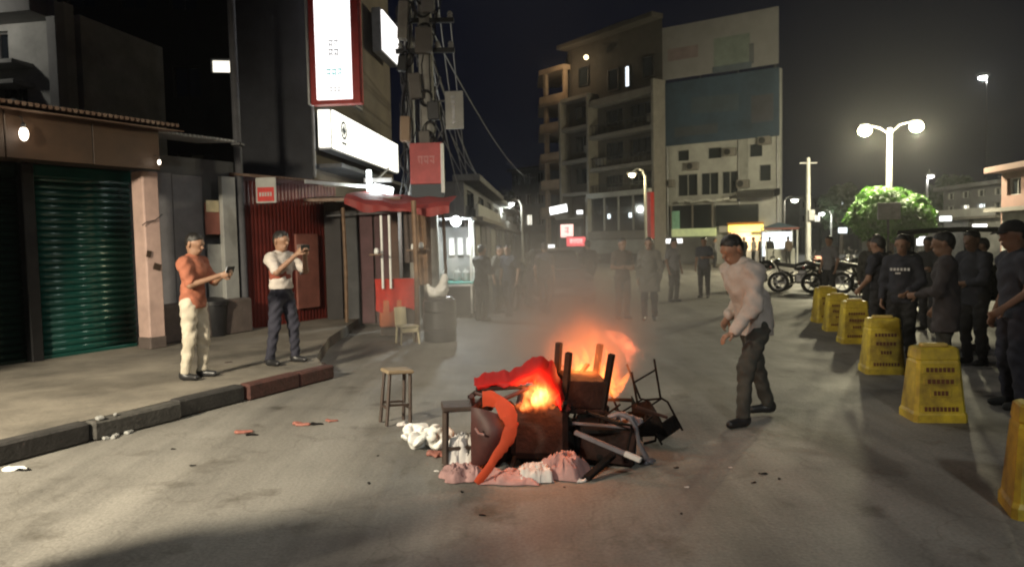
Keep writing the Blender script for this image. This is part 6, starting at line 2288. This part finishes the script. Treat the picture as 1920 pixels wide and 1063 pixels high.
s1 = vol_ball('smoke', tuple(W3(1075, 610, 6.0)), (.95, .6, .85), volume_mat('smoke_dense', smoke_build(3.8, 1.5, (1, 1, .6), .3, .75, .35, (.62, .58, .56))), kind='stuff')
s2 = vol_ball('smoke', tuple(W3(1045, 560, 8.4)), (2.9, 2.2, 1.55), volume_mat('smoke_thin', smoke_build(.85, 1.7, (1, 1, .8), .25, .8, .35, (.66, .63, .6))), kind='stuff')

# ------------------------------------------------------------------ unseen lamps near the photographer, two of them added for fill
def near_lamp(label, base, head, power, col, rad=.2, spot=None):
    o = thing('street_lamp', label, 'street lamp', (base[0], base[1], base[2]))
    hx, hy, hz2 = head[0] - base[0], head[1] - base[1], head[2] - base[2]
    MB().tube([(0, 0, 0), (0, 0, hz2 * .5), (0, 0, hz2 + .1)], [.09, .075, .06], 10).build('post', M['pole'], o, True)
    MB().tube([(0, 0, hz2), (hx * .5, hy * .5, hz2 + .25), (hx, hy, hz2 + .2)], .035, 8).build('arm', M['pole'], o, True)
    MB().ball((hx, hy, hz2 + .16), .2, 8, (1.2, .9, .4)).build('hood', M['steel_grey'], o, True)
    MB().ball((hx, hy, hz2 + .06), .13, 8, (1.1, 1, .6)).build('lens', emissive('near_lens', col, 20), o, True)
    lamp_light(o, (hx, hy, hz2 - .1), power, col, rad, spot=spot)
    return o


near_lamp('street lamp standing on the pavement behind the photographer', (-7.3, .6, .15), (-6.3, .8, 4.3), 8200, (1, .88, .66), .4, spot=((2.0, 6.0, -4.2), R(92), 1.0))
hl = thing('overhead_fill_lamp', 'hooded lamp added out of view over the street for shutter glints and fill', 'street lamp', (.2, 10.4, 6.3))  # added above the view for slat highlights and mid-street fill
MB().lathe([(.3, -.1), (.26, .05), (.1, .16), (.04, .22)], 16).build('hood', M['steel_grey'], hl, True)
MB().ball((0, 0, -.06), .1, 8).build('lens', emissive('hanging_lens', (1, .93, .8), 20), hl, True)
MB().tube([(-1.9, 4.8, .9), (0, 0, .22), (8, -2, 1.2)], .012, 5).build('span_wire', M['cable'], hl)
lamp_light(hl, (0, 0, -.24), 330, (1, .93, .8), .1, spot=((0, 0, -1), R(140), .6))

near_lamp('cool fill lamp added behind the photographer at the right', (3.2, -5.5, 0), (2.2, -4.6, 7.0), 1800, (.97, 1, .93), .3, spot=((-2.6, 8.6, -7.0), R(72), 1.0))  # added fill light for the foreground, never in view

# ------------------------------------------------------------------ night haze
hzm = volume_mat('night_haze', lambda nt, v: None)
vn = [n for n in hzm.node_tree.nodes if n.type == 'PRINCIPLED_VOLUME'][0]
vn.inputs['Density'].default_value = .0007
vn.inputs['Color'].default_value = (.85, .87, .9, 1)
vn.inputs['Anisotropy'].default_value = .72
q = MB()
q.box((0, 50, 9.5), (160, 140, 21))
tag(q.build('haze', hzm), kind='stuff')
